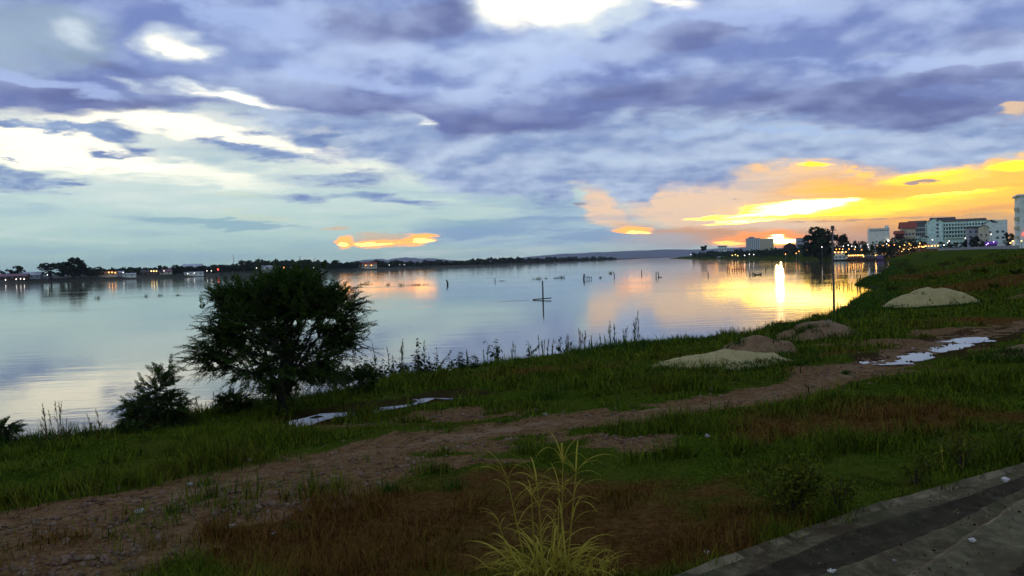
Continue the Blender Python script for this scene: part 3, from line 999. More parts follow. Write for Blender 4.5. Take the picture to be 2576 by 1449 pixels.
def trunk_mesh(seed, kind='round'):
    r_ = np.random.default_rng(seed)
    b = MB()
    b.tube([(0, 0, -0.02), (0.01, 0, 0.2), (0.02, 0.01, 0.45), (0.0, 0.0, 0.66)], [0.030, 0.024, 0.018, 0.008], 6)
    for i in range(5):
        q = r_.uniform(0, 6.28); l = r_.uniform(0.14, 0.26) * (0.6 if kind in ('tall', 'thin') else 1)
        z = r_.uniform(0.26, 0.5)
        b.tube([(0.01, 0, z), (l * 0.6 * math.cos(q), l * 0.6 * math.sin(q), z + 0.10), (l * math.cos(q), l * math.sin(q), z + 0.24)], [0.012, 0.008, 0.004], 5)
    return b.mesh('trunk', M_BARK)


TRUNKS = {k: [trunk_mesh(i, k) for i in range(2)] for k in CROWNS}
n_tree = [0]


def bank_tree(p, h_, w_, kind, label, group=None, name='tree', lift=0.0):
    """h_, w_ in metres"""
    n_tree[0] += 1; i = n_tree[0]
    t_ = thing(name, p, label, 'tree', group, rz=i * 1.7)
    natural = {'round': 0.95, 'tall': 0.62, 'wide': 1.25, 'thin': 0.5}[kind]
    t_.scale = (w_ / natural, w_ / natural, h_)
    obj('crown', CROWNS[kind][i % 4], t_); obj('trunk', TRUNKS[kind][i % 2], t_)
    return t_


def palm(p, h_, label, group=None):
    t_ = thing('palm_tree', p, label, 'palm tree', group)
    b = MB(); b.tube([(0, 0, -0.2), (0.1, 0, h_ * 0.4), (0.3, 0.1, h_ * 0.82)], [0.2, 0.15, 0.11], 7); b.build('trunk', M_BARK, t_)
    r_ = np.random.default_rng(int(h_ * 100))
    for k in range(12):
        q = k * 2 * math.pi / 12 + r_.uniform(-0.2, 0.2); up = r_.uniform(0.1, 1.0); L = h_ * 0.30
        pts = []
        for s_ in range(6):
            f = s_ / 5
            pts.append(Vector((0.3 + math.cos(q) * L * f, 0.1 + math.sin(q) * L * f, h_ * 0.82 + L * (up * f - (0.5 + up * 0.6) * f * f))))
        V, Fq = [], []
        side = Vector((-math.sin(q), math.cos(q), 0))
        for s_ in range(6):
            wv = 0.16 * L * math.sin(math.pi * min(0.98, 0.12 + s_ / 5.6))
            V += [pts[s_] - side * wv - Vector((0, 0, wv * 0.5)), pts[s_] + Vector((0, 0, 0.02)), pts[s_] + side * wv - Vector((0, 0, wv * 0.5))]
        for s_ in range(5):
            a = s_ * 3
            Fq += [(a, a + 1, a + 4, a + 3), (a + 1, a + 2, a + 5, a + 4)]
        obj('frond', np_mesh('frond', [tuple(v) for v in V], np.array(Fq), [M_FARLEAF]), t_)
    return t_


# ---- lamps
def lamp_meshes():
    post = MB(); post.tube([(0, 0, 0), (0, 0, 1.0)], [0.05, 0.035], 6)
    pm = post.mesh('post', M_STEEL)
    out = {}
    for k, mt in (('white', M_LAMP_W), ('yellow', M_LAMP_Y), ('orange', M_LAMP_O), ('red', M_LAMP_R), ('violet', M_LAMP_P)):
        b = MB(); b.ball((0, 0, 0), 1.0, 8, 6); out[k] = b.mesh('globe', mt, True)
    return pm, out


POST, GLOBE = lamp_meshes()
LAMPS_LABELS = {}


def lamp(p, h_, r_, col, label, group=None, name='lamp'):
    t_ = thing(name, p, label, 'lamp', group)
    a = obj('post', POST, t_); a.scale = (1.6, 1.6, h_)
    g = obj('globe', GLOBE[col], t_, (0, 0, h_ + r_ * 0.6)); g.scale = (r_, r_, r_)
    return t_


# ================================================================== left bank
LTREES = [  # u0, u1, v top, set back, kind, label
    (4, 34, 672, 40, 'wide', 'low spreading tree behind the pink roofed sheds at the left picture edge'),
    (32, 66, 665, 30, 'round', 'round dark tree rising over the long pink shed roof'),
    (96, 160, 659, 10, 'round', 'broad round tree directly left of the tallest tree on the far left bank'),
    (158, 212, 647, 12, 'tall', 'tallest tree on the far left bank with a knobbly top'),
    (200, 258, 665, 12, 'wide', 'wide dark tree leaning against the right side of the tallest far bank tree'),
    (300, 318, 673, 35, 'round', 'small round tree above the grey block beside the orange lit house'),
    (326, 370, 671, 45, 'wide', 'wide low tree between the grey block and the yellow lit house'),
    (391, 409, 667, 45, 'tall', 'narrow tree behind the yellow lit house on the left bank'),
    (429, 450, 664, 14, 'round', 'dark round tree at the water right of the two pale houses'),
    (449, 480, 667, 14, 'round', 'dark bushy tree in front of the left end of the big pale roof'),
    (496, 520, 667, 16, 'round', 'dark tree at the right end of the big pale roof'),
    (525, 548, 665, 22, 'tall', 'dark tree behind the red beacon, on its left'),
    (546, 574, 664, 22, 'round', 'dark tree behind the red beacon, on its right'),
    (576, 606, 667, 20, 'wide', 'flat topped tree under the thin radio mast'),
    (603, 634, 653, 18, 'round', 'high dark tree at the left end of the far wood'),
    (640, 672, 657, 30, 'round', 'dark tree in the far wood, just right of the high tree at its left end'),
    (668, 700, 656, 30, 'wide', 'flat dark tree in the far wood left of the hero shrub top'),
    (698, 728, 656, 34, 'round', 'dark far wood tree standing straight above the top of the big riverside tree'),
    (726, 756, 655, 34, 'round', 'dark far wood tree above the right half of the big riverside tree'),
    (752, 790, 652, 30, 'tall', 'high dark tree near the right end of the far wood'),
    (786, 822, 657, 30, 'wide', 'low dark tree closing the far wood on the right'),
    (830, 858, 652, 14, 'round', 'single round dark tree standing free right of the far wood'),
    (868, 890, 659, 14, 'round', 'first low round tree right of the free standing dark tree'),
    (886, 910, 657, 20, 'wide', 'second low tree right of the free standing dark tree, with a bump on top'),
]
for (u0, u1, v, back, kind, lab) in LTREES:
    um = (u0 + u1) / 2
    p = spot_left(um, back)
    w_ = (u1 - u0) / F * p.y * 1.18
    bank_tree(p - Vector((0, 0, 0.2)), top_at(p, um, v), w_, kind, lab.replace('hero shrub', 'riverside tree'), 'trees on the far left bank')

# the thick low wood that runs upstream: nobody could count it
r_ = np.random.default_rng(5)
cc, ss = [], []
for i in range(9500):
    f = r_.uniform(0, 1) ** 0.8
    um = 150 + f * 1400
    if um < 620 and r_.uniform() < 0.15: continue
    d = ray(um, 680); k = d.x / d.y
    cc.append((um, k, r_.uniform(0, 1), r_.uniform(0, 1)))
cc = np.array(cc)
us = np.linspace(140, 1560, 72)
dep = np.array([spot_left(u, 0).y for u in us])
yy = np.interp(cc[:, 0], us, dep) + 16 + cc[:, 2] * 60
topv = np.interp(cc[:, 0], [150, 260, 430, 610, 640, 800, 850, 900, 1000, 1130, 1250, 1400, 1530, 1560], [679, 678, 675, 668, 657, 657, 664, 660, 660, 658, 652, 650, 650, 651]) + (vnoise(cc[:, 0] / 9, cc[:, 0] * 0, 4) - 0.5) * 7 + (vnoise(cc[:, 0] / 3.1, cc[:, 0] * 0, 9) - 0.5) * 4
tz = []
for (u, v, y) in zip(cc[:, 0], topv, yy):
    tz.append(at_depth(u, v, y).z)
gz = height_left(cc[:, 1] * yy, yy)
zz_ = gz + (np.maximum(np.array(tz) - gz, 1.5)) * cc[:, 3] ** 0.7
wood = obj('riverside_wood', leaf_quads('riverside_wood', np.stack([cc[:, 1] * yy, yy, zz_], 1), 2.6 * yy / 900 * r_.uniform(0.6, 1.5, len(yy)) + 0.9, r_, [M_FARLEAF], 0.8))
tag(wood, 'dark low wood running upstream along the far left bank', 'wood', kind='stuff')


def house(u0, u1, v_eave, v_ridge, back, wall, roof, label, deep=9.0, roof_mat=None, floors=1, group=None, gable=True, side='left', name='house', nwin=None):
    um = (u0 + u1) / 2
    p = spot_left(um, back) if side == 'left' else spot_right(um, back)
    w_ = (u1 - u0) / F * p.y / 1.0
    ze = max(2.4, top_at(p, um, v_eave)); zr = max(0.7, top_at(p, um, v_ridge) - ze)
    t_ = thing(name, p, label, 'house', group, facing(p) * 0.6)
    b = MB(); b.box(-w_ / 2, w_ / 2, -deep / 2, deep / 2, -0.6, ze)
    gable_walls(b, -w_ / 2, w_ / 2, -deep / 2, deep / 2, ze, zr)
    b.build('wall', wall, t_)
    gable_roof('roof', -w_ / 2, w_ / 2, -deep / 2, deep / 2, ze + 0.06, zr, roof, t_, 0.6)
    n = nwin or max(2, int(w_ / 3.2))
    wm = window_mesh('window', 1.1, min(1.3, ze * 0.42))
    xs = [-w_ / 2 + w_ * (i + 0.5) / n for i in range(n)]
    windows(t_, wm, xs, [ze * 0.34 + fl * ze / floors for fl in range(floors)] if floors == 1 else [0.9 + fl * ze / floors for fl in range(floors)], -deep / 2)
    return t_, p, w_, ze


house(0, 66, 697, 689, 10, M_BROWN, M_PINKROOF, 'long low shed with a weathered pink roof at the far left water edge')
house(64, 102, 692, 684, 16, M_GREY, M_PALEROOF, 'pale roofed shed between the pink shed and the broad round tree')
house(253, 293, 692, 683, 12, M_CREAM, M_AWN, 'house with three orange lamps under its orange roof on the left bank')
house(293, 310, 686, 682, 10, M_GREY, M_GREY, 'small grey block right beside the orange lit house', deep=6)
house(311, 340, 694, 690, 5, M_WHITE, M_PALEROOF, 'low white boat shed at the water right of the grey block', deep=5)
house(358, 394, 685, 678, 16, M_BROWN, M_DARKROOF, 'dark house with three yellow lamps on the left bank')
house(405, 433, 684, 675, 18, M_CREAM, M_PINKROOF, 'cream house with a single white lamp right of the yellow lit house')
house(464, 506, 673, 664, 60, M_GREY, M_PALEROOF, 'large pale roofed hall rising behind dark trees on the left bank', deep=24)
house(466, 510, 688, 685, 5, M_WHITE, M_PALEROOF, 'long low white hut at the water below the large pale hall', deep=4)
house(660, 690, 674, 668, 8, M_WHITE, M_PALEROOF, 'white hut in front of the far wood, half hidden by the big tree', deep=5)
house(905, 948, 664, 660, 10, M_CREAM, M_RED, 'house with red lit windows at the water right of the far wood', deep=8)

LLAMPS = [(13, 705, 'white', 'white lamp under the pink roofed shed, far left of the four there'), (40, 703, 'white', 'white lamp under the pink roofed shed, second of the four there'), (51, 702, 'white', 'white lamp under the pink roofed shed, third of the four there'),
          (60, 703, 'white', 'white lamp at the right end of the pink roofed shed'), (119, 692, 'white', 'single white lamp in front of the broad round tree'),
          (274, 686, 'orange', 'left one of the three orange lamps on the orange roofed house'), (282, 686, 'orange', 'middle one of the three orange lamps on the orange roofed house'), (290, 687, 'orange', 'right one of the three orange lamps on the orange roofed house'),
          (310, 686, 'white', 'white lamp between the grey block and the low white boat shed'), (381, 683, 'yellow', 'left one of three yellow lamps on the dark left bank house'), (387, 683, 'yellow', 'middle one of three yellow lamps on the dark left bank house'),
          (394, 683, 'yellow', 'right one of three yellow lamps on the dark left bank house'), (413, 682, 'white', 'white lamp on the cream house with the pink roof'), (472, 689, 'white', 'bright white lamp at the left end of the low white hut'), (489, 687, 'white', 'white lamp at the middle of the low white hut'),
          (502, 685, 'white', 'white lamp at the right end of the low white hut'), (521, 682, 'white', 'white lamp left of the red beacon, the nearer to the hut'), (532, 682, 'white', 'white lamp directly left of the red beacon'),
          (646, 675, 'white', 'white lamp at the left end of the far wood'), (665, 678, 'white', 'white lamp on the white hut before the far wood'), (681, 680, 'white', 'white lamp right of the white hut before the far wood'),
          (715, 674, 'orange', 'orange lamp in the far wood above the big riverside tree'), (733, 674, 'white', 'white lamp right of the orange one in the far wood'), (790, 674, 'white', 'white lamp near the right end of the far wood'), (811, 680, 'white', 'faint white lamp at the water below the right end of the far wood'),
          (921, 668, 'orange', 'left one of two reddish lamps on the house right of the far wood'), (935, 668, 'orange', 'right one of two reddish lamps on the house right of the far wood'), (980, 667, 'white', 'lone white lamp on the far bank below the orange cloud strip'),
          (1006, 666, 'white', 'left one of a pair of white lamps under the orange cloud strip'), (1018, 666, 'white', 'right one of a pair of white lamps under the orange cloud strip')]
for (u, v, col, lab) in LLAMPS:
    p = spot_left(u, 3.0)
    lamp(p, max(1.6, top_at(p, u, v)), 0.32 if col == 'white' else 0.46, col, lab, 'lamps on the far left bank')
p = spot_left(549, 2)
lamp(p, top_at(p, 549, 679), 0.75, 'red', 'red beacon lamp on a post at the left bank, mirrored in the water', name='beacon')
p = spot_left(589, 40)
t_ = thing('radio_mast', p, 'thin radio mast rising over the trees right of the red beacon', 'mast')
b = MB(); H_ = top_at(p, 588, 640)
for k in range(3):
    q = k * 2.094
    b.tube([(0.6 * math.cos(q), 0.6 * math.sin(q), -0.3), (0.15 * math.cos(q), 0.15 * math.sin(q), H_)], 0.09, 4)
for z in np.arange(1.5, H_ - 1, 2.0):
    f = 0.6 - 0.45 * z / H_
    b.tube([(f * math.cos(q), f * math.sin(q), z) for q in (0, 2.094, 4.188, 6.283)], 0.04, 4)
b.build('lattice', M_STEEL, t_)

# ================================================================== right bank
RTREES = [  # u0 u1 v_top depth kind label
    (1738, 1768, 631, 1290, 'wide', 'low dark tree at the tip of the right bank headland'),
    (1764, 1778, 617, 1290, 'thin', 'thin tall tree sticking up from the headland'),
    (1776, 1806, 630, 1250, 'round', 'round tree on the headland left of the small flat block'),
    (1800, 1836, 629, 1150, 'wide', 'wide tree in front of the small flat block on the headland'),
    (1838, 1852, 632, 1000, 'round', 'small tree left of the dome shaped one beside the twin tower blocks'),
    (1847, 1870, 624, 960, 'round', 'dome shaped dark tree just left of the twin tower blocks'),
    (1868, 1886, 634, 820, 'round', 'small dark tree at the foot of the twin tower blocks'),
    (1908, 1938, 625, 760, 'wide', 'wide dark tree in front of the twin tower blocks'),
    (1934, 1962, 625, 720, 'wide', 'dark tree directly under the setting sun'),
    (1956, 1984, 625, 690, 'wide', 'dark tree right under the sun beside the gabled house'),
    (1996, 2024, 622, 620, 'round', 'dark tree between the gabled house and the big tree'),
    (2018, 2046, 614, 560, 'round', 'dark tree leaning on the left side of the big tree behind the pole'),
    (2030, 2100, 571, 500, 'tall', 'biggest dark tree on the right bank, behind the top of the pole'),
    (2046, 2092, 592, 480, 'round', 'dark full crown filling the lower half of the biggest tree'),
    (2100, 2130, 586, 500, 'round', 'forked dark tree directly right of the pole'),
    (2128, 2156, 601, 505, 'round', 'round tree second to the right of the pole'),
    (2150, 2186, 600, 500, 'wide', 'wide dark tree just left of the white crenellated block'),
    (2184, 2204, 610, 420, 'round', 'low tree at the left foot of the white crenellated block'),
    (2200, 2230, 615, 405, 'round', 'round bush before the right half of the white crenellated block'),
    (2234, 2252, 612, 400, 'round', 'dark bush before the tiered brown house'),
    (2284, 2306, 605, 400, 'round', 'dark bush before the red roofed house'),
    (2358, 2396, 603, 392, 'wide', 'wide black tree under the hotel centre'),
    (2392, 2420, 606, 385, 'wide', 'black tree under the right wing of the hotel'),
    (2418, 2446, 598, 380, 'round', 'rounded black tree at the right end of the hotel front'),
    (2440, 2462, 594, 370, 'tall', 'upright black tree at the corner of the hotel'),
    (2526, 2550, 580, 330, 'round', 'dark tree left of the tall block at the right picture edge'),
    (2300, 2330, 608, 398, 'round', 'dark bush left of the palm at the hotel'),
    (2462, 2480, 603, 372, 'round', 'small dark bush before the small grey house'),
]
for (u0, u1, v, y, kind, lab) in RTREES:
    um = (u0 + u1) / 2
    p = spot_right(um, y)
    bank_tree(p - Vector((0, 0, 0.3)), top_at(p, um, v), (u1 - u0) / F * p.y * 1.05, kind, lab, 'trees on the right bank')
p = spot_right(2326, 396); palm(p, top_at(p, 2326, 588), 'palm tree before the left wing of the hotel')
# low scrub fringe along the right water edge
cc, ss_ = [], []
for i in range(7500):
    f = r_.uniform(); y = 400 + 900 * f ** 1.6
    x = float(np.interp(y, [a[1] for a in SHORE[-14:]], [a[0] for a in SHORE[-14:]])) + 3 + r_.uniform(0, 14 + y * 0.02)
    z = hz(x, y) if i % 8 == 0 else z_last
    z_last = z
    cc.append((x, y, max(z, 0.4) + r_.uniform(0, 1) ** 1.2 * (3.6 + 3.2 * float(vnoise(np.array([y / 14]), np.array([0.0]), 3)[0])))); ss_.append(r_.uniform(0.6, 1.4) * (0.8 + y / 900))
o = obj('bank_scrub', leaf_quads('bank_scrub', np.array(cc), ss_, r_, [M_FARLEAF], 0.8))
tag(o, 'dark scrub fringe along the water of the right bank', 'scrub', kind='stuff')


def block(name, u0, u1, v_top, y, deep, wall, label, cat='building', rz=None):
    um = (u0 + u1) / 2
    p = spot_right(um, y)
    w_ = (u1 - u0) / F * p.y
    h_ = top_at(p, um, v_top)
    t_ = thing(name, p, label, cat, 'buildings on the right bank', facing(p) * 0.8 if rz is None else rz)
    return t_, w_, h_, p


# white block with a crenellated top
t_, w_, h_, p = block('office_block', 2189, 2236, 575, 440, 9, M_WHITE, 'white windowless looking block with a row of dark openings under its top edge')
b = MB(); b.box(-w_ / 2, w_ / 2, 0, 10, -3, h_)
b.box(w_ / 2 - 2.2, w_ / 2 - 0.3, 0.4, 3.0, h_, h_ + 1.5); b.build('wall', M_WHITE, t_)
wm = window_mesh('opening', 0.62, 0.8, bars=False)
windows(t_, wm, [-w_ / 2 + 0.9 + i * (w_ - 1.8) / 7 for i in range(8)], [h_ - 1.5], 0, 'opening')
b = MB(); b.box(-w_ / 2 - 0.25, w_ / 2 + 0.25, -0.3, 0.002, h_ - 0.35, h_ + 0.25); b.build('parapet', M_WHITE, t_)
for i in range(7):
    b = MB(); b.box(-0.12, 0.12, -0.22, 0.002, -2.5, h_ - 1.8); b.build('pilaster', M_WHITE, t_, (-w_ / 2 + 0.4 + i * (w_ - 0.8) / 6, 0, 0))
b = MB(); b.tube([(0, 0, h_), (0, 0, h_ + 1.6)], 0.08, 5); b.build('roof_mast', M_STEEL, t_, (-w_ / 2 + 0.3, 1, 0))
b = MB(); b.ball((0, 0, 0), 0.7, 8, 6); b.build('signal_lamp', M_LAMP_W, t_, (w_ / 2 - 0.9, -0.6, h_ - 7.2))

# tiered brown house
t_, w_, h_, p = block('tiered_house', 2240, 2272, 582, 430, 8, M_BROWN, 'tiered dark brown timber house with stepped red eaves')
for k in range(4):
    f = 1 - k * 0.17; z0, z1 = h_ * k / 4.2, h_ * (k + 0.72) / 4.2
    b = MB(); b.box(-w_ / 2 + (1 - f) * w_ * 0.9, w_ / 2, 0, 8, z0 - (2 if k == 0 else 0), z1); b.build('storey', M_BROWN if k % 2 else M_CREAM, t_)
    gable_roof('eave_roof', -w_ / 2 + (1 - f) * w_ * 0.9, w_ / 2, 0.2, 7.8, z1 + 0.05, h_ * 0.07 if k < 3 else h_ * 0.14, M_DARKROOF if k < 3 else M_RED, t_, 0.7)
wm = window_mesh('window', 0.9, 1.1)
windows(t_, wm, [-w_ * 0.18, w_ * 0.06, w_ * 0.3], [h_ * 0.05, h_ * 0.29], -0.0)

# house with red roof
t_, w_, h_, p = block('red_roof_house', 2270, 2302, 574, 432, 9, M_CREAM, 'cream four storey house with a steep red tiled roof beside the hotel')
b = MB(); b.box(-w_ / 2, w_ / 2, 0, 9, -3, h_); gable_walls(b, -w_ / 2, w_ / 2, 0, 9, h_, 3.2); b.build('wall', M_CREAM, t_)
gable_roof('roof', -w_ / 2, w_ / 2, 0, 9, h_ + 0.06, 3.4, M_RED, t_, 0.8)
wm = window_mesh('window', 1.0, 1.4)
windows(t_, wm, [-w_ * 0.33, -w_ * 0.11, w_ * 0.11, w_ * 0.33], [h_ * 0.16, h_ * 0.42, h_ * 0.68], 0)
for k in range(3):
    b = MB(); b.box(-w_ / 2, w_ / 2, -0.9, 0.002, h_ * (0.08 + k * 0.26), h_ * (0.08 + k * 0.26) + 0.18); b.build('balcony', M_CREAM, t_)

# the hotel: left wing, gabled centre, long right wing
um = 2382
p = spot_right(um, 430)
t_ = thing('hotel', p, 'long pale mint hotel with four window rows and a gabled centre', 'hotel', 'buildings on the right bank', facing(p) * 0.85)
sc_ = p.y / F
hx = lambda u: (u - um) * sc_
hh = lambda v: at_depth(um, v, p.y).z - p.z
b = MB(); b.box(hx(2298), hx(2337), 1.0, 12, -3, hh(559.5)); b.build('left_wing', M_MINT, t_)
b = MB(); b.box(hx(2337.5), hx(2374), 0, 14, -3, hh(556)); gable_walls(b, hx(2337.5), hx(2374), 0, 14, hh(556), hh(547) - hh(556), 'y'); b.build('centre_block', M_MINT, t_)
b = MB(); b.box(hx(2374.5), hx(2490), 1.0, 12, -3, hh(557)); b.build('right_wing', M_MINT, t_)
gable_roof('centre_roof', hx(2337.5), hx(2374), 0, 14, hh(556) + 0.1, hh(547) - hh(556), M_DARKROOF, t_, 0.5, 'y')
gable_roof('ridge_roof', hx(2350), hx(2402), 5, 13, hh(553), hh(545) - hh(553), M_DARKROOF, t_, 0.6, 'x')
gable_roof('left_roof', hx(2298), hx(2337), 1.0, 12, hh(559.5) + 0.05, 1.7, M_DARKROOF, t_, 0.4)
gable_roof('right_roof', hx(2374.5), hx(2468), 1.0, 12, hh(557) + 0.05, 1.2, M_DARKROOF, t_, 0.6)
wm = window_mesh('window', 1.15, 1.25, 0.1)
wl = window_mesh('window', 0.9, 1.9, 0.1, False)
rows = [hh(v) for v in (568, 577.5, 587, 596.5)]
for z in rows:
    b = MB(); b.box(hx(2376), hx(2466), -0.35, 0.998, z - 0.75, z - 0.32); b.build('balcony_band', M_MINT, t_)
    b = MB(); b.box(hx(2376), hx(2466), 0.90, 1.01, z - 0.15, z + 0.95); b.build('gallery', M_GLASS, t_)
    for i in range(14):
        b = MB(); b.box(-0.22, 0.22, 0.6, 0.999, z - 0.32, z + 1.25); b.build('pier', M_MINT, t_, (hx(2380 + i * 6.4), 0, 0))
windows(t_, wl, [hx(2301 + i * 4.4) for i in range(8)], [hh(v) for v in (569, 580, 591)], 1.0)
windows(t_, wm, [hx(2362)], [r + 0.1 for r in rows] + [hh(556.5)], 0)
b = MB(); b.tube([(0, 0, 0), (0, 0, 2.4)], 0.06, 5); b.build('antenna', M_STEEL, t_, (hx(2352), 5, hh(547)))

# white gabled house right of the hotel
t_, w_, h_, p = block('gabled_house', 2484, 2531, 560, 392, 10, M_WHITE, 'white gabled house with two small dark windows right of the hotel')
b = MB(); b.box(-w_ / 2, w_ / 2, 0, 10, -3, h_); b.build('wall', M_WHITE, t_)
gable_roof('roof', -w_ / 2, -w_ / 2 + w_ * 0.52, 0, 10, h_ + 0.05, 1.5, M_DARKROOF, t_, 0.3, 'y')
b = MB(); b.box(-w_ / 2 + w_ * 0.56, w_ / 2, 0.002, 9, h_, h_ + 1.3); b.build('roof_storey', M_WHITE, t_)
wm = window_mesh('window', 1.3, 1.1)
windows(t_, wm, [w_ * 0.04, w_ * 0.30], [h_ * 0.36, h_ * 0.60], 0)
windows(t_, window_mesh('window', 0.9, 1.0), [-w_ * 0.3], [h_ * 0.6], 0)
# small grey house in front
t_, w_, h_, p = block('narrow_house', 2464, 2487, 572, 372, 7, M_GREY, 'narrow grey house with a stepped gable before the white gabled house')
b = MB(); b.box(-w_ / 2, w_ / 2, 0, 7, -3, h_); gable_walls(b, -w_ / 2, w_ / 2, 0, 7, h_, 1.2, 'y'); b.build('wall', M_CREAM, t_)
gable_roof('roof', -w_ / 2, w_ / 2, 0, 7, h_ + 0.05, 1.2, M_DARKROOF, t_, 0.3, 'y')
windows(t_, window_mesh('window', 0.8, 1.2), [-w_ * 0.24, w_ * 0.24], [h_ * 0.3, h_ * 0.58], 0)
t_, w_, h_, p = block('dark_house', 2436, 2464, 573, 376, 7, M_GREY, 'dark grey house with a flat roof against the hotel corner')
b = MB(); b.box(-w_ / 2, w_ / 2, 0, 7, -3, h_); b.build('wall', M_GREY, t_)
b = MB(); b.box(-w_ / 2 - 0.3, w_ / 2 + 0.3, -0.5, 7.3, h_ + 0.002, h_ + 0.4); b.build('roof', M_DARKROOF, t_)
windows(t_, window_mesh('window', 1.2, 1.4), [-w_ * 0.25, w_ * 0.2], [h_ * 0.25, h_ * 0.5, h_ * 0.74], 0)

# tall block at the right edge
p = spot_right(2611, 250)
t_ = thing('apartment_tower', p, 'tall white tower block with round balconies at the right picture edge', 'building', 'buildings on the right bank', facing(p) * 0.8)
sc_ = p.y / F; x0 = (2547 - 2585) * sc_; x1 = (2640 - 2585) * sc_; H_ = top_at(p, 2560, 492)
b = MB(); b.box(x0, x1, 0, 14, -3, H_); b.build('wall', M_WHITE, t_)
b = MB(); b.box(x0 - 0.7, x1, -0.5, 14.2, H_ + 0.002, H_ + 0.5); b.build('roof_slab', M_WHITE, t_)
b = MB(); b.box(x0 + 0.3, x1, -0.18, 0.002, H_ - 4.2, H_ - 3.8); b.build('cornice', M_WHITE, t_)
wm = window_mesh('window', 0.95, 1.5)
for k in range(5):
    z = H_ - 6.6 - k * 2.95 if k else H_ - 6.4
    obj('window', wm, t_, ((2564.5 - 2585) * sc_, 0, z)); obj('window', wm, t_, ((2582 - 2585) * sc_, 0, z)); obj('window', wm, t_, ((2600 - 2585) * sc_, 0, z))
for x in (2563, 2578, 2593):
    obj('window', window_mesh('window', 1.5, 1.6), t_, ((x - 2585) * sc_, 0, H_ - 3.2))
for k in range(5):
    z = H_ - 4.6 - k * 2.95
    b = MB()
    for s_ in range(9):
        q0, q1 = math.pi * (0.5 + s_ / 9.0), math.pi * (0.5 + (s_ + 1) / 9.0)
        for zz0, zz1, r0, r1 in ((0, 0.2, 0.0, 1.25), (0.2, 1.05, 1.13, 1.25)):
            P4 = [(math.cos(q) * r__, math.sin(q) * r__ * 1.6) for q in (q0, q1) for r__ in (r0, r1)]
            vs = [(x_, y_, z_) for z_ in (zz0, zz1) for (x_, y_) in (P4[0], P4[1], P4[3], P4[2])]
            b.add(vs, [(3, 2, 1, 0), (4, 5, 6, 7), (0, 1, 5, 4), (1, 2, 6, 5), (2, 3, 7, 6), (3, 0, 4, 7)])
    b.build('balcony', M_CREAM, t_, (x0 + 0.002, 3.0, z))
b = MB(); b.box(-1.1, 1.1, -0.4, 0, 0, 0.7); b.build('lit_sign', M_LAMP_R, t_, ((2562 - 2585) * sc_, -0.003, top_at(p, 2562, 592)))

# twin tower blocks beside the sun, and the smaller blocks
t_, w_, h_, p = block('tower_block', 1879, 1912, 599, 1000, 14, M_GREY, 'grey tower block with vertical ribs left of the setting sun')
b = MB(); b.box(-w_ / 2, w_ / 2, 0, 14, -3, h_); b.build('wall', M_GREY, t_)
for i in range(7):
    b = MB(); b.box(-0.35, 0.35, -0.5, -0.002, 0, h_ - 0.6); b.build('rib', M_WHITE, t_, (-w_ / 2 + 0.8 + i * (w_ - 1.6) / 6, 0, 0))
b = MB(); b.box(-w_ * 0.3, w_ * 0.1, 3, 10, h_ + 0.002, h_ + 1.8); b.build('roof_storey', M_GREY, t_)
t_, w_, h_, p = block('tower_block', 1912, 1946, 600, 1040, 14, M_CREAM, 'warm tinted tower block standing closest to the setting sun')
b = MB(); b.box(-w_ / 2, w_ / 2, 0, 14, -3, h_); b.build('wall', M_CREAM, t_)
for i in range(5):
    b = MB(); b.box(-0.5, 0.5, -0.5, -0.002, 0, h_ - 0.6); b.build('rib', M_CREAM, t_, (-w_ / 2 + 1.0 + i * (w_ - 2.0) / 4, 0, 0))
t_, w_, h_, p = block('flat_block', 1808, 1828, 620, 1250, 12, M_WHITE, 'small pale flat roofed block on the headland left of the sun')
b = MB(); b.box(-w_ / 2, w_ / 2, 0, 12, -3, h_); b.build('wall', M_WHITE, t_)
b = MB(); b.box(-w_ / 2 - 0.8, w_ / 2 + 0.8, -1, 13, h_ + 0.002, h_ + 0.9); b.build('roof_slab', M_DARKROOF, t_)
windows(t_, window_mesh('window', 2.0, 1.8), [-w_ * 0.3, 0, w_ * 0.3], [h_ * 0.6], 0)
t_, w_, h_, p = block('office_block', 2006, 2034, 600, 640, 12, M_GREY, 'grey office block half behind the biggest tree right of the sun')
b = MB(); b.box(-w_ / 2, w_ / 2, 0, 12, -3, h_); b.build('wall', M_GREY, t_)
windows(t_, window_mesh('window', 1.4, 1.2), [-w_ * 0.33, -w_ * 0.1, w_ * 0.13], [h_ * 0.55, h_ * 0.75], 0)
b = MB(); b.box(-w_ / 2 - 0.2, w_ / 2 + 0.2, -0.3, 12.2, h_ + 0.002, h_ + 0.5); b.build('roof_slab', M_GREY, t_)
t_, w_, h_, p = block('temple_hall', 1974, 2002, 619, 650, 12, M_BROWN, 'dark hall with a wide gabled roof right of the setting sun', 'house')
b = MB(); b.box(-w_ / 2, w_ / 2, 0, 9, -3, h_); gable_walls(b, -w_ / 2, w_ / 2, 0, 9, h_, 2.6, 'y'); b.build('wall', M_BROWN, t_)
gable_roof('roof', -w_ / 2, w_ / 2, 0, 9, h_ + 0.05, 2.8, M_DARKROOF, t_, 0.9, 'y')

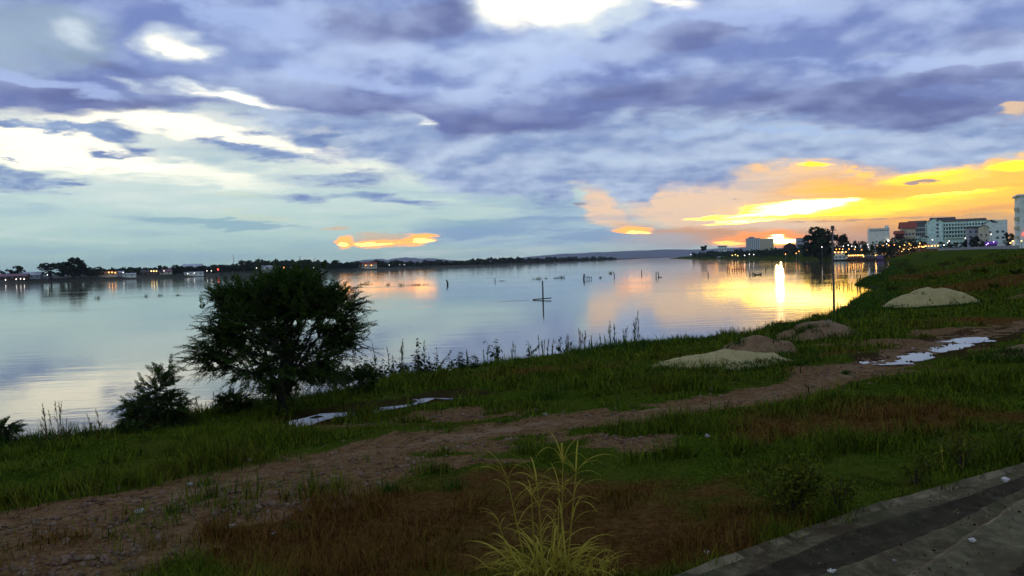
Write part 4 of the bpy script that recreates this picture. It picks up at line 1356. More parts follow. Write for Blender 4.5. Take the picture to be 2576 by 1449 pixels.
# moored boats and the floating hut
def river_boat(u0, u1, v_top, y, label, decks=2, hull=None, cabin=None, lamps=0, x_off=0):
    um = (u0 + u1) / 2
    d = ray(um, 650); p = Vector((d.x / d.y * y, y, 0))
    L = (u1 - u0) / F * y; H_ = at_depth(um, v_top, y).z
    t_ = thing('river_boat', p, label, 'boat', 'boats moored at the right bank', facing(p) * 0.9)
    V, Fq = [], []
    n = 12
    for i in range(n + 1):
        f = i / n; x = (f - 0.5) * L; wv = 2.0 * math.sin(math.pi * min(max(f, 0.04), 0.96)) ** 0.5; sheer = 0.7 + 0.5 * (2 * f - 1) ** 2
        V += [(x, -wv, sheer), (x, -wv * 0.7, -0.2), (x, wv * 0.7, -0.2), (x, wv, sheer)]
    for i in range(n):
        a = i * 4
        for k in range(3): Fq.append((a + k, a + k + 1, a + k + 5, a + k + 4))
        Fq.append((a + 3, a, a + 4, a + 7))
    obj('hull', np_mesh('hull', V, np.array(Fq), [hull or M_DARKROOF]), t_)
    z = 0.75
    for k in range(decks):
        h_ = (H_ - 0.9) / decks
        l0, l1 = -L * (0.40 - 0.06 * k), L * (0.38 - 0.10 * k)
        b = MB(); b.box(l0, l1, -1.5 + 0.15 * k, 1.5 - 0.15 * k, z, z + h_ - 0.22); b.build('cabin', cabin or M_WHITE, t_)
        b = MB(); b.box(l0 - 0.5, l1 + 0.5, -1.9, 1.9, z + h_ - 0.218, z + h_ - 0.02); b.build('deck_roof', M_CREAM, t_)
        wm = window_mesh('window', 0.8, min(0.9, h_ * 0.4))
        nw = max(3, int((l1 - l0) / 1.6))
        windows(t_, wm, [l0 + (l1 - l0) * (i + 0.5) / nw for i in range(nw)], [z + h_ * 0.32], -1.5 + 0.15 * k)
        z += h_
    for i in range(lamps):
        b = MB(); b.ball((0, 0, 0), 0.32, 6, 5); b.build('deck_lamp', M_LAMP_O if i % 2 else M_LAMP_Y, t_, (-L * 0.36 + L * 0.72 * i / max(1, lamps - 1), -2.0, z - 0.35))
    return t_


river_boat(2096, 2132, 632, 432, 'white two deck river boat moored right of the pole', 2, cabin=M_WHITE, lamps=4)
river_boat(2130, 2174, 640, 424, 'long low restaurant boat with lamps along its roof', 1, cabin=M_BROWN, lamps=7)
river_boat(2172, 2200, 642, 400, 'dark covered boat moored right of the long restaurant boat', 1, cabin=M_DARKROOF, lamps=0)
river_boat(2205, 2224, 641, 392, 'boat with a violet canvas roof left of the white floating hut', 1, cabin=M_PURPLE, lamps=0)
river_boat(1802, 1822, 644, 1050, 'pale boat moored below the headland left of the sun', 1, cabin=M_WHITE)
p = on_plane(2247, 653); t_ = thing('floating_hut', Vector((p.x, p.y, 0)), 'small white floating hut at the end of the right bank inlet', 'hut', rz=facing(p))
b = MB(); b.box(-1.6, 1.6, -1.2, 1.2, -0.15, 0.25); b.build('raft', M_WETWOOD, t_)
b = MB(); b.box(-1.3, 1.3, -1.0, 1.0, 0.252, 1.9); b.build('wall', M_WHITE, t_)
gable_roof('roof', -1.3, 1.3, -1.0, 1.0, 1.95, 0.45, M_PALEROOF, t_, 0.25)
b = MB(); b.box(-0.35, 0.35, -1.03, -1.002, 0.3, 1.6); b.build('door', M_GREY, t_)

# market stalls with lit awnings along the promenade
def stall(u, y, col, label):
    p = spot_right(u, y)
    t_ = thing('market_stall', p, label, 'market stall', 'stalls of the night market', facing(p) * 0.9)
    b = MB()
    for sx in (-1.6, 1.6):
        for sy in (-1.1, 1.1): b.tube([(sx, sy, -0.3), (sx, sy, 2.4)], 0.05, 5)
    b.build('frame', M_STEEL, t_)
    gable_roof('awning', -1.7, 1.7, -1.2, 1.2, 2.4, 0.7, col, t_, 0.25, 'x', 0.05)
    b = MB(); b.box(-1.5, 1.5, -1.0, -0.4, -0.2, 0.9); b.build('counter', M_BROWN, t_)
    for i in range(3):
        b = MB(); b.ball((0, 0, 0), 0.26, 6, 5); b.build('bulb', M_LAMP_O if i % 2 else M_LAMP_Y, t_, (-1.2 + 1.2 * i, -1.25, 2.15))
    return t_


STALLS = [(2112, 455, 'right of the pole'), (2128, 450, 'second right of the pole'), (2146, 446, 'third right of the pole'), (2166, 440, 'left of the white block'), (2196, 425, 'at the left foot of the white block'), (2212, 420, 'at the middle of the white block'),
          (2228, 416, 'at the right foot of the white block'), (2246, 412, 'below the tiered house'), (2262, 408, 'below the right half of the tiered house'), (2280, 404, 'below the red roofed house'), (2298, 400, 'between the red roofed house and the palm'), (2318, 396, 'left of the palm foot'), (2336, 393, 'right of the palm foot'), (2352, 390, 'left of the wide black tree')]
for i, (u, y, where) in enumerate(STALLS):
    stall(u, y, (M_AWN, M_CREAM, M_RED)[i % 3], f"lit market stall with {('an orange', 'a cream', 'a red')[i % 3]} awning, {where}")
pl = bpy.data.lights.new('market_glow', 'POINT'); pl.energy = 260; pl.color = (1.0, 0.42, 0.10); pl.shadow_soft_size = 0.4
for (u, y) in ((2118, 450), (2160, 440), (2205, 420), (2240, 411), (2275, 403), (2310, 396), (2345, 390)):
    p = spot_right(u, y - 4); lo = bpy.data.objects.new('market_glow', pl); lo.location = p + Vector((0, 0, 3.0)); COL.objects.link(lo)

RL = [('white', 'beside the twin tower blocks', [(1873, 643), (1885, 640), (1896, 641)], 700), ('yellow', 'at the water left of the twin tower blocks', [(1850, 641), (1856, 644), (1842, 643)], 800), ('white', 'on the tip of the headland', [(1738, 641), (1812, 645)], 1240),
      ('orange', 'under the tree below the sun', [(2010, 633), (2003, 638), (2030, 630), (1976, 640)], 560),
      ('white', 'right of the pole among the dark trees', [(2122, 620), (2134, 617), (2143, 620), (2152, 622), (2161, 617), (2068, 622)], 470), ('orange', 'in the row right of the pole', [(2104, 628), (2112, 627), (2120, 628), (2136, 627), (2150, 628), (2168, 629)], 452),
      ('white', 'before the white crenellated block', [(2183, 616), (2198, 620), (2186, 622), (2214, 622), (2231, 614)], 428), ('orange', 'in the market row before the tiered house', [(2207, 620), (2222, 619), (2236, 618), (2250, 617), (2258, 620), (2240, 622)], 410),
      ('yellow', 'in the bright cluster left of the palm', [(2264, 621), (2276, 617), (2284, 620), (2292, 618), (2300, 622), (2308, 620)], 402), ('orange', 'in the bright cluster under the palm', [(2288, 614), (2304, 615), (2318, 616), (2326, 619), (2336, 618), (2344, 620)], 396),
      ('yellow', 'in the bright cluster under the hotel', [(2314, 613), (2322, 622), (2350, 617), (2360, 616)], 392), ('white', 'under the black trees of the hotel', [(2346, 604), (2384, 611), (2388, 607), (2375, 617), (2440, 595), (2429, 600)], 380),
      ('white', 'before the white gabled house', [(2494, 590), (2488, 612)], 360), ('violet', 'on the violet stall before the white gabled house', [(2486, 613), (2494, 611), (2500, 609), (2482, 616)], 340), ('yellow', 'at the foot of the tower block', [(2548, 607), (2570, 607), (2542, 612)], 235)]
for (col, where, pts, y) in RL:
    names_ = {1: [''], 2: ['left', 'right'], 3: ['left', 'middle', 'right'], 4: ['leftmost', 'second', 'third', 'rightmost'], 5: ['leftmost', 'second', 'third', 'fourth', 'rightmost'], 6: ['leftmost', 'second', 'third', 'fourth', 'fifth', 'rightmost']}[len(pts)]
    for i, (u, v) in enumerate(sorted(pts)):
        p = spot_right(u, y + (i * 37 % 11))
        p.z = min(p.z, at_depth(u, v, p.y).z - 1.0)
        lamp(p, max(1.0, top_at(p, u, v)), {'white': 0.22, 'yellow': 0.25, 'orange': 0.25, 'violet': 0.22}[col] * (y / 400) ** 0.7, col, f'{names_[i]} small {col} lamp of those {where}'.strip(), f'{col} lamps {where}', name='street_lamp')
# violet lit stall and low wall along the promenade road
p = spot_right(2494, 345)
t_ = thing('canvas_pavilion', p, 'violet lit canvas pavilion before the white gabled house', 'tent', rz=facing(p)); t_.scale = (0.62, 0.62, 0.8)
b = MB()
for sx in (-3.4, 0, 3.4):
    for sy in (-2, 2): b.tube([(sx, sy, -0.5), (sx, sy, 2.5)], 0.07, 5)
b.build('frame', M_STEEL, t_)
gable_roof('canopy', -3.6, 3.6, -2.2, 2.2, 2.5, 1.2, M_PURPLE, t_, 0.2, 'x', 0.05)
b = MB(); b.box(-3.3, 3.3, 1.9, 1.98, 0, 2.4); b.build('back_sheet', M_PURPLE, t_)
pl2 = bpy.data.lights.new('violet_glow', 'POINT'); pl2.energy = 70; pl2.color = (0.5, 0.22, 1.0); pl2.shadow_soft_size = 0.3
lo = bpy.data.objects.new('violet_glow', pl2); lo.location = p + Vector((-0.8, -3.2, 1.7)); COL.objects.link(lo)
b = MB()
wl_ = [spot_right(u, y) for (u, y) in ((2360, 372), (2400, 352), (2440, 330), (2480, 300), (2520, 262), (2560, 225))]
for a, c_ in zip(wl_[:-1], wl_[1:]):
    a = Vector(a); c_ = Vector(c_); d = (c_ - a); n_ = Vector((-d.y, d.x, 0)).normalized() * 0.15
    b.add([a - n_ - Vector((0, 0, 1)), a + n_ - Vector((0, 0, 1)), c_ + n_ - Vector((0, 0, 1)), c_ - n_ - Vector((0, 0, 1)), a - n_ + Vector((0, 0, 1.0)), a + n_ + Vector((0, 0, 1.0)), c_ + n_ + Vector((0, 0, 1.0)), c_ - n_ + Vector((0, 0, 1.0))],
          [(3, 2, 1, 0), (4, 5, 6, 7), (0, 1, 5, 4), (1, 2, 6, 5), (2, 3, 7, 6), (3, 0, 4, 7)])
tag(b.build('promenade_wall', M_CONC), 'low pale wall along the promenade below the hotel and tower', 'wall')

# ================================================================== air
hb = MB(); hb.box(-10500, 10500, -600, 10500, -3.0, 160.0)
m_ = bpy.data.materials.new('evening_haze'); m_.use_nodes = True
nt_ = m_.node_tree; nt_.nodes.clear()
pv = nt_.nodes.new('ShaderNodeVolumePrincipled'); mo = nt_.nodes.new('ShaderNodeOutputMaterial')
pv.inputs['Color'].default_value = (0.72, 0.80, 0.95, 1); pv.inputs['Density'].default_value = HAZE; pv.inputs['Anisotropy'].default_value = 0.0
nt_.links.new(pv.outputs[0], mo.inputs['Volume'])
tag(hb.build('haze', m_), kind='stuff')

# ================================================================== sand heaps on the bank
def sand_mat(name, c0, c1, c2):
    m, nt, b = mat_new(name)
    co = coords(nt)
    n1 = noise(co, 1.4, 6, 0.65); n2 = noise(co, 9.0, 4, 0.7)
    col = mix((*c0, 1), (*c1, 1), step(n1 * 0.6 + n2 * 0.4, 0.38, 0.62))
    col = mix(col, (*c2, 1), step(n1, 0.55, 0.68) * 0.8)
    nt.links.new(col.s, b.inputs['Base Color']); b.inputs['Roughness'].default_value = 0.95; b.inputs['Specular IOR Level'].default_value = 0.1
    set_bump(nt, b, n1 * 0.5 + n2 * 0.5, 0.8, 0.08)
    return m


M_SAND = sand_mat('pale_sand', (0.29, 0.230, 0.082), (0.42, 0.350, 0.140), (0.14, 0.092, 0.026))
M_EARTH = sand_mat('brown_earth', (0.15, 0.088, 0.038), (0.24, 0.155, 0.075), (0.075, 0.046, 0.014))
MOUNDS = []


def mound(u0, u1, v_base, v_top, mat, label, seed, depth=0.7, skew=0.0):
    g = ground_at((u0 + u1) / 2, v_base)
    a, c_ = g + (at_depth(u0, v_base, g.y) - at_depth((u0 + u1) / 2, v_base, g.y)), g + (at_depth(u1, v_base, g.y) - at_depth((u0 + u1) / 2, v_base, g.y))
    rx = (u1 - u0) / F * g.y / 2; ry = rx * depth
    cx, cy = g.x, g.y + ry * 0.8
    um = (u0 + u1) / 2
    H_ = max(0.4, at_depth(um, v_top, cy).z - hz(cx, cy))
    n = 34
    V, Fq = [], []
    q = np.linspace(-1, 1, n)
    XX, YY = np.meshgrid(q, q)
    rr = np.sqrt((XX + skew * (1 - XX * XX)) ** 2 + YY ** 2)
    ang = np.arctan2(YY, XX)
    rr = rr * (1 + 0.14 * (fbm(np.cos(ang) * 2 + seed, np.sin(ang) * 2, 3, seed) - 0.5) * 2)
    prof = np.clip(1 - rr ** 1.5, -0.25, 1)
    X_, Y_ = (cx + XX * rx * 1.12).ravel(), (cy + YY * ry * 1.12).ravel()
    bump = (fbm(X_ * 0.8, Y_ * 0.8, 4, seed) - 0.5) * 0.75 * H_ * np.clip(prof.ravel() * 3, 0, 1)
    Z_ = height(X_, Y_) + prof.ravel() * H_ * np.where(prof.ravel() > 0, 1, 1.2) + bump
    i, j = np.meshgrid(np.arange(n - 1), np.arange(n - 1)); a_ = (j * n + i).ravel()
    Fq = np.stack([a_, a_ + 1, a_ + n + 1, a_ + n], 1)
    keep = (rr.ravel() < 1.15)[Fq].all(1)
    o = obj('sand_heap' if mat is M_SAND else 'earth_heap', np_mesh('heap', np.stack([X_, Y_, Z_], 1), Fq[keep], [mat], True))
    tag(o, label, 'heap', 'heaps on the river bank')
    MOUNDS.append((cx, cy, rx, ry, H_))
    return o


mound(1640, 2025, 927, 879, M_SAND, 'nearest pale sand heap with dark grass growing up its front', 2, 0.55)
mound(1800, 2030, 898, 844, M_EARTH, 'brown earth heap just behind the nearest pale sand heap', 5, 0.6)
mound(1940, 2185, 860, 806, M_EARTH, 'grass streaked earth heap at the water below the pole', 9, 0.6)
mound(2255, 2490, 771, 726, M_SAND, 'pale sand heap standing alone on the slope right of the pole', 12, 0.6)
mound(2500, 2690, 905, 866, M_EARTH, 'grassy earth heap cut by the right picture edge beside the puddle', 15, 0.6)

# ================================================================== concrete steps in the near right corner
EDGES = [  # (level, outline of the edge in the picture)
    (1.16, [(1560, 1500), (1678, 1449), (1782, 1411), (2014, 1329), (2192, 1269), (2370, 1219), (2576, 1162), (2800, 1110)]),
    (1.30, [(1760, 1490), (1857, 1449), (1978, 1401), (2121, 1340), (2228, 1305), (2363, 1269), (2576, 1197), (2800, 1135)]),
    (1.45, [(1960, 1500), (2049, 1449), (2185, 1400), (2370, 1326), (2576, 1226), (2800, 1150)]),
    (1.60, [(2180, 1510), (2270, 1449), (2576, 1247), (2800, 1130)]),
    (1.80, [(2420, 1520), (2520, 1449), (2576, 1408), (2800, 1260)]),
]


def concrete_mat(g=1.0):
    m, nt, b = mat_new('old_concrete')
    co = coords(nt)
    n1 = noise(co, 0.8, 5, 0.6); n2 = noise(co, 5.0, 6, 0.7); n3 = noise(co, 30.0, 3, 0.6)
    col = mix((0.062, 0.046, 0.022, 1), (0.150, 0.120, 0.058, 1), step(n1 * 0.5 + n2 * 0.5, 0.40, 0.60))
    col = mix(col, (0.040, 0.044, 0.016, 1), step(n1, 0.50, 0.62) * 0.75)
    col = mix(col, (0.24, 0.21, 0.13, 1), step(n2, 0.60, 0.70) * 0.5)
    col = mix((0.012, 0.010, 0.006, 1), col, g) if g < 1 else mix(col, (0.24, 0.24, 0.12, 1), g - 1)
    nt.links.new(col.s, b.inputs['Base Color']); b.inputs['Roughness'].default_value = 0.9; b.inputs['Specular IOR Level'].default_value = 0.03
    set_bump(nt, b, n2 * 0.7 + n3 * 0.3, 0.7, 0.03)
    return m


M_STEP = concrete_mat()
M_STEP_DARK = concrete_mat(0.36)
M_STEP_PALE = concrete_mat(1.10)
M_STEP_INNER = concrete_mat(0.22)  # darkest concrete tone, for the inner strip of each tread
M_CURB = mat_mottled('worn_kerb', (0.085, 0.066, 0.032), (0.205, 0.165, 0.085), 2.2, 0.9, bump=0.4, c2=(0.10, 0.08, 0.04), spec=0.03)
steps = bpy.data.objects.new('embankment_steps', None); link(steps); tag(steps, kind='structure')


def resample(pts, n):
    P_ = np.array([tuple(p) for p in pts]); d = np.concatenate([[0], np.cumsum(np.linalg.norm(P_[1:] - P_[:-1], axis=1))])
    s_ = np.linspace(0, d[-1], n)
    return np.stack([np.interp(s_, d, P_[:, k]) for k in range(3)], 1)


lines = []
for z, pts in EDGES:
    pw = [on_plane(u, v, z) for u, v in pts]
    pw = [pw[0] - Vector((0.80, 0.60, 0)) * 9] + pw + [pw[-1] + Vector((0.80, 0.60, 0)) * 24]
    lines.append(np.concatenate([resample(pw[:2], 12)[:-1], resample(pw[1:-1], 90), resample(pw[-2:], 30)[1:]]))
# further steps up to the promenade where the photographer stands
last = lines[-1]; nrm = None
for k in range(1, 6):
    d = last[-1] - last[0]; d[2] = 0; d /= np.linalg.norm(d); nv = np.array([d[1], -d[0], 0])
    lines.append(last + nv * 0.75 * k + np.array([0, 0, 0.30 * k]))
r_ = np.random.default_rng(3)
for i, ln in enumerate(lines[:-1]):
    nxt = lines[i + 1]
    n = len(ln)
    chip = (fbm(np.arange(n) * 0.35, np.zeros(n) + i * 7, 3, 31) - 0.5) * 0.05
    dz = (fbm(np.arange(n) * 0.12, np.zeros(n) + i * 3, 3, 17) - 0.5) * 0.03
    d = np.gradient(ln, axis=0); d /= np.linalg.norm(d, axis=1)[:, None]; nv = np.stack([d[:, 1], -d[:, 0], d[:, 2] * 0], 1)
    rows_ = [ln + nv * (chip[:, None]) + np.array([0, 0, -0.6]), ln + nv * (chip[:, None] + 0.01) + np.array([0, 0, -0.04]) + dz[:, None] * np.array([0, 0, 1]), ln + nv * (chip[:, None] + 0.02) + dz[:, None] * np.array([0, 0, 1])]
    for f in ((0.20, 0.4, 0.6, 0.8) if i == 0 else (0.09, 0.4, 0.6, 0.8)):
        q = ln * (1 - f) + nxt * f; q[:, 2] = ln[:, 2] - (0.05 if f > 0.15 else 0.0) + (fbm(q[:, 0] * 0.8, q[:, 1] * 0.8, 3, 5 + i) - 0.5) * 0.05; rows_.append(q)
    q = nxt + nv * 0.08; q[:, 2] = ln[:, 2]; rows_.append(q)
    V = np.stack(rows_, 1); m = V.shape[1]
    ii, jj = np.meshgrid(np.arange(m - 1), np.arange(n - 1)); a = (jj * m + ii).ravel()
    Fq = np.stack([a, a + m, a + m + 1, a + 1], 1)
    o = obj('step', np_mesh('step', V.reshape(-1, 3), Fq, [(M_STEP, M_STEP_DARK, M_STEP, M_STEP_PALE, M_STEP_DARK)[i % 5], M_CURB, M_STEP_INNER], False), steps)
    mi = np.zeros(len(Fq), int)
    mi[(ii.ravel() <= 1)] = 1
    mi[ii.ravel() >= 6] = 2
    if i in (0, 3): mi[(ii.ravel() == 2) & (fbm(jj.ravel() * 0.9, jj.ravel() * 0 + i, 3, 5) > 0.30)] = 1
    o.data.polygons.foreach_set('material_index', mi)
top = lines[-1]
V = np.concatenate([top, top + np.array([14 * 0.55, -14 * 0.85, 0.0])])
n = len(top)
Fq = np.array([[i, i + n, i + n + 1, i + 1] for i in range(n - 1)])
pm_ = obj('promenade', np_mesh('promenade', V, Fq, [M_STEP])); tag(pm_, kind='structure')
STEPFOOT = [tuple(p[:2]) for p in lines[0]]

# ================================================================== grass: nobody could count it
M_GRASS, nt_, b_ = mat_new('grass_blades')
co = coords(nt_)
at_ = nt_.nodes.new('ShaderNodeAttribute'); at_.attribute_name = 'dry'
rnd = S(nt_.nodes.new('ShaderNodeNewGeometry').outputs['Random Per Island'])
gr = mix((0.016, 0.036, 0.002, 1), (0.125, 0.172, 0.007, 1), rnd)
dr = mix((0.075, 0.026, 0.004, 1), (0.190, 0.092, 0.018, 1), rnd)
col = mix(gr, dr, S(at_.outputs['Fac']))
nt_.links.new(col.s, b_.inputs['Base Color']); b_.inputs['Roughness'].default_value = 0.8; b_.inputs['Specular IOR Level'].default_value = 0.04
M_BANKGRASS = mat_leaf('bank_grass', (0.008, 0.028, 0.002), (0.064, 0.125, 0.006), 0.2)
M_DRYGRASS = mat_leaf('dry_stems', (0.090, 0.062, 0.022), (0.190, 0.140, 0.050), 0.2)


def blades(name, base, length, width, lean, mats, r_, segs=3, parent=None):
    """base (n,3): one curved tapering blade per point"""
    n = len(base)
    q = r_.uniform(0, 2 * math.pi, n)
    dirv = np.stack([np.cos(q), np.sin(q), np.zeros(n)], 1)
    sidev = np.stack([-np.sin(q + r_.uniform(-0.6, 0.6, n)), np.cos(q + r_.uniform(-0.6, 0.6, n)), np.zeros(n)], 1)
    rows_ = []
    for k in range(segs + 1):
        f = k / segs
        c_ = base + dirv * (lean * length * f ** 1.8)[:, None] + np.array([0, 0, 1.0]) * (length * (f - 0.35 * np.minimum(lean, 1.3) * f ** 2.2))[:, None]
        w_ = width * (1 - f) ** 0.7 * 0.5
        if k == segs: rows_.append(c_[:, None, :])
        else: rows_.append(np.stack([c_ - sidev * w_[:, None], c_ + sidev * w_[:, None]], 1))
    V = np.concatenate(rows_, 1); m = V.shape[1]
    off = (np.arange(n) * m)[:, None]
    quads = np.concatenate([off + np.array([[2 * k, 2 * k + 1, 2 * k + 3, 2 * k + 2]]) for k in range(segs - 1)]) if segs > 1 else None
    tri = off + np.array([[2 * (segs - 1), 2 * (segs - 1) + 1, 2 * segs]])
    return np_mesh(name, V.reshape(-1, 3), [quads, tri] if quads is not None else tri, mats)


r_ = np.random.default_rng(11)
N = 205000
az_ = r_.uniform(R(-40), R(45), N)
rr_ = np.exp(r_.uniform(math.log(6.0), math.log(150), N))
ex_ = r_.uniform(size=N) < 0.16   # the far slope on the right
az_ = np.where(ex_, r_.uniform(R(20), R(38), N), az_); rr_ = np.where(ex_, np.exp(r_.uniform(math.log(70), math.log(240), N)), rr_)
gxs, gys = np.sin(az_) * rr_, np.cos(az_) * rr_
Pn = np.stack([gxs, gys], 1)
sd_ = seg_dist(Pn, SHORE)
ok = sd_ > 0.1
for line, hw in ((PA, 1.15), (PB, 0.9), (PC, 0.5)):
    ok &= np.abs(seg_dist(Pn, line)) > hw * r_.uniform(0.8, 1.5, N)
dpath = np.abs(seg_dist(Pn, PATH))
ok &= dpath > 1.0 * r_.uniform(0.55, 1.9, N) * np.interp(gxs, [-20, 0, 15, 30], [0.85, 1.0, 1.7, 2.0])
ok &= seg_dist(Pn, STEPFOOT) < np.where(fbm(gxs * 1.6, gys * 1.6, 3, 95) > 0.52, 0.16, -0.02)
bare_, dry_, wet_ = cover(gxs, gys)
ok &= r_.uniform(size=N) > bare_ * 0.92
ok &= r_.uniform(size=N) > wet_ * 0.8
ok &= r_.uniform(size=N) > dry_ * 0.45
for (cx, cy, rx, ry, H_) in MOUNDS:
    e = ((gxs - cx) / rx) ** 2 + ((gys - cy) / ry) ** 2
    ok &= (e > 0.75) | ((gys < cy) & (e > 0.30) & (r_.uniform(size=N) < 0.0))
gxs, gys, rr_, sd_, dry_ = gxs[ok], gys[ok], rr_[ok], sd_[ok], dry_[ok]
gz_ = height(gxs, gys)
lush = fbm(gxs * 0.30, gys * 0.30, 4, 55)
ln_ = (0.05 + 0.24 * sstep(lush, 0.42, 0.66) + 0.30 * sstep(fbm(gxs * 1.3, gys * 1.3, 3, 58), 0.62, 0.74)) * r_.uniform(0.6, 1.5, len(gxs)) * (1 - 0.45 * dry_)
per = 5
base = np.repeat(np.stack([gxs, gys, gz_ - 0.02], 1), per, 0)
spread = np.repeat(0.05 + rr_ * 0.0035, per)
base[:, 0] += r_.normal(size=len(base)) * spread; base[:, 1] += r_.normal(size=len(base)) * spread
L_ = np.repeat(ln_, per) * r_.uniform(0.6, 1.3, len(base))
Wd = np.maximum(0.007, np.repeat(rr_, per) * 0.0011) * r_.uniform(0.7, 1.3, len(base))
# far tufts stand in for many thin blades: fewer are needed
sel = r_.uniform(size=len(base)) < np.repeat(np.where(rr_ < 60, 1.0, 0.6), per)
base, L_, Wd = base[sel], L_[sel], Wd[sel]
dcol = np.clip(np.repeat(dry_, per)[sel] + r_.normal(size=len(base)) * 0.18, 0, 1)
o = obj('meadow_grass', blades('meadow_grass', base, L_, Wd, r_.uniform(0.2, 1.0, len(base)), [M_GRASS], r_, 2))
a_ = o.data.attributes.new('dry', 'FLOAT', 'POINT'); a_.data.foreach_set('value', np.repeat(dcol, len(o.data.vertices) // len(dcol)).astype(np.float32))
tag(o, 'short patchy green and reddish dry grass all over the bank', 'grass', kind='stuff')

# taller, greener grass in a belt along the water and round the heaps
pts_ = []
Lsh = resample([(x, y, 0) for x, y in near], 4000)
dsh = np.gradient(Lsh, axis=0); dsh /= np.linalg.norm(dsh, axis=1)[:, None]
k = r_.integers(0, len(Lsh), 90000)
belt = r_.uniform(-0.3, 1, len(k)) ** 1.0
bw = np.interp(Lsh[k, 1], [10, 25, 40, 60, 120], [3.2, 3.4, 5.0, 4.0, 3.0])
off = np.where(belt < 0, belt * 0.8, belt * bw)
bx = Lsh[k, 0] + dsh[k, 1] * off + r_.normal(size=len(k)) * 0.15; by = Lsh[k, 1] - dsh[k, 0] * off + r_.normal(size=len(k)) * 0.15
wv = r_.uniform(size=len(k))
dist_ = np.hypot(bx, by)
thin = np.clip(30 / dist_, 0.25, 1) * np.where(fbm(bx * 0.4, by * 0.4, 3, 19) > 0.42, 1, 0.35)
thin = np.where((bx > -9.5) & (bx < 3.0), thin * 0.45, thin)
okb = (wv < thin) & (np.abs(seg_dist(np.stack([bx, by], 1), PA)) > 1.5) & (np.abs(seg_dist(np.stack([bx, by], 1), PATH)) > 1.6) & (np.abs(bx / by) < 0.85)
bx, by, off, dist_ = bx[okb], by[okb], off[okb], dist_[okb]
bz = np.maximum(height(bx, by), 0) - 0.03
tall = (0.22 + 0.40 * fbm(bx * 0.5, by * 0.5, 3, 23)) * r_.uniform(0.6, 1.4, len(bx)) * np.interp(off, [-1, 0, 2.5, 5], [0.7, 0.9, 0.7, 0.4]) * np.where((bx > -9.5) & (bx < 3.0), 0.55, 1) * (0.5 + 0.9 * sstep(fbm(bx * 0.9, by * 0.9, 3, 29), 0.35, 0.65))
B1 = np.stack([bx, by, bz], 1)
# grass round the feet of the heaps and up the front of the nearest one
ex = []
for i, (cx, cy, rx, ry, H_) in enumerate(MOUNDS):
    n = 3600 if i == 0 else 2200
    q = r_.uniform(math.pi * 0.95, math.pi * 2.05, n); e = r_.uniform(0.80 if i == 0 else 0.90, 1.35, n)
    x_ = cx + np.cos(q) * rx * e; y_ = cy + np.sin(q) * ry * e
    prof = np.clip(1 - e ** 1.7, 0, 1) * H_
    keep = (e > 1.0) | (fbm(x_ * 1.2, y_ * 1.2, 3, 61) > 0.45)
    ex.append(np.stack([x_, y_, height(x_, y_) + prof - 0.03], 1)[keep])
for i, dens in ((1, 260), (2, 700), (3, 160), (4, 500)):
    cx, cy, rx, ry, H_ = MOUNDS[i]
    q = r_.uniform(math.pi * 0.9, math.pi * 2.1, dens * 3); e = r_.uniform(0.15, 0.95, dens * 3) ** 0.6; x_ = cx + np.cos(q) * rx * e; y_ = cy + np.sin(q) * ry * e
    keep = fbm(x_ * 1.1, y_ * 1.1, 4, 66) > 0.54 - 0.10 * (e > 0.75)
    ex.append(np.stack([x_, y_, height(x_, y_) + np.clip(1 - e ** 1.5, 0, 1) * H_ - 0.05], 1)[keep])
B2 = np.concatenate(ex)
B2 = B2[np.abs(seg_dist(B2[:, :2], PATH)) > 1.7]
B = np.concatenate([B1, B2]); T_ = np.concatenate([tall, r_.uniform(0.08, 0.30, len(B2))]); D_ = np.hypot(B[:, 0], B[:, 1])
B = np.repeat(B, 3, 0); T_ = np.repeat(T_, 3) * r_.uniform(0.6, 1.2, len(B)); D_ = np.repeat(D_, 3)
B[:, :2] += r_.normal(size=(len(B), 2)) * (0.04 + D_ * 0.002)[:, None]
o = obj('waterside_grass', blades('waterside_grass', B, T_, np.maximum(0.009, D_ * 0.0009), r_.uniform(0.1, 0.8, len(B)), [M_BANKGRASS], r_, 3))
tag(o, 'taller dark green grass in a belt along the water', 'grass', kind='stuff')

# ================================================================== the big feathery tree at the water and the shrub left of it
M_TREELEAF = mat_leaf('feathery_leaves', (0.009, 0.024, 0.003), (0.065, 0.118, 0.012), 0.25)
M_TREEBARK = mat_plain('dark_bark', (0.030, 0.024, 0.018), scale=9.0, var=0.4)


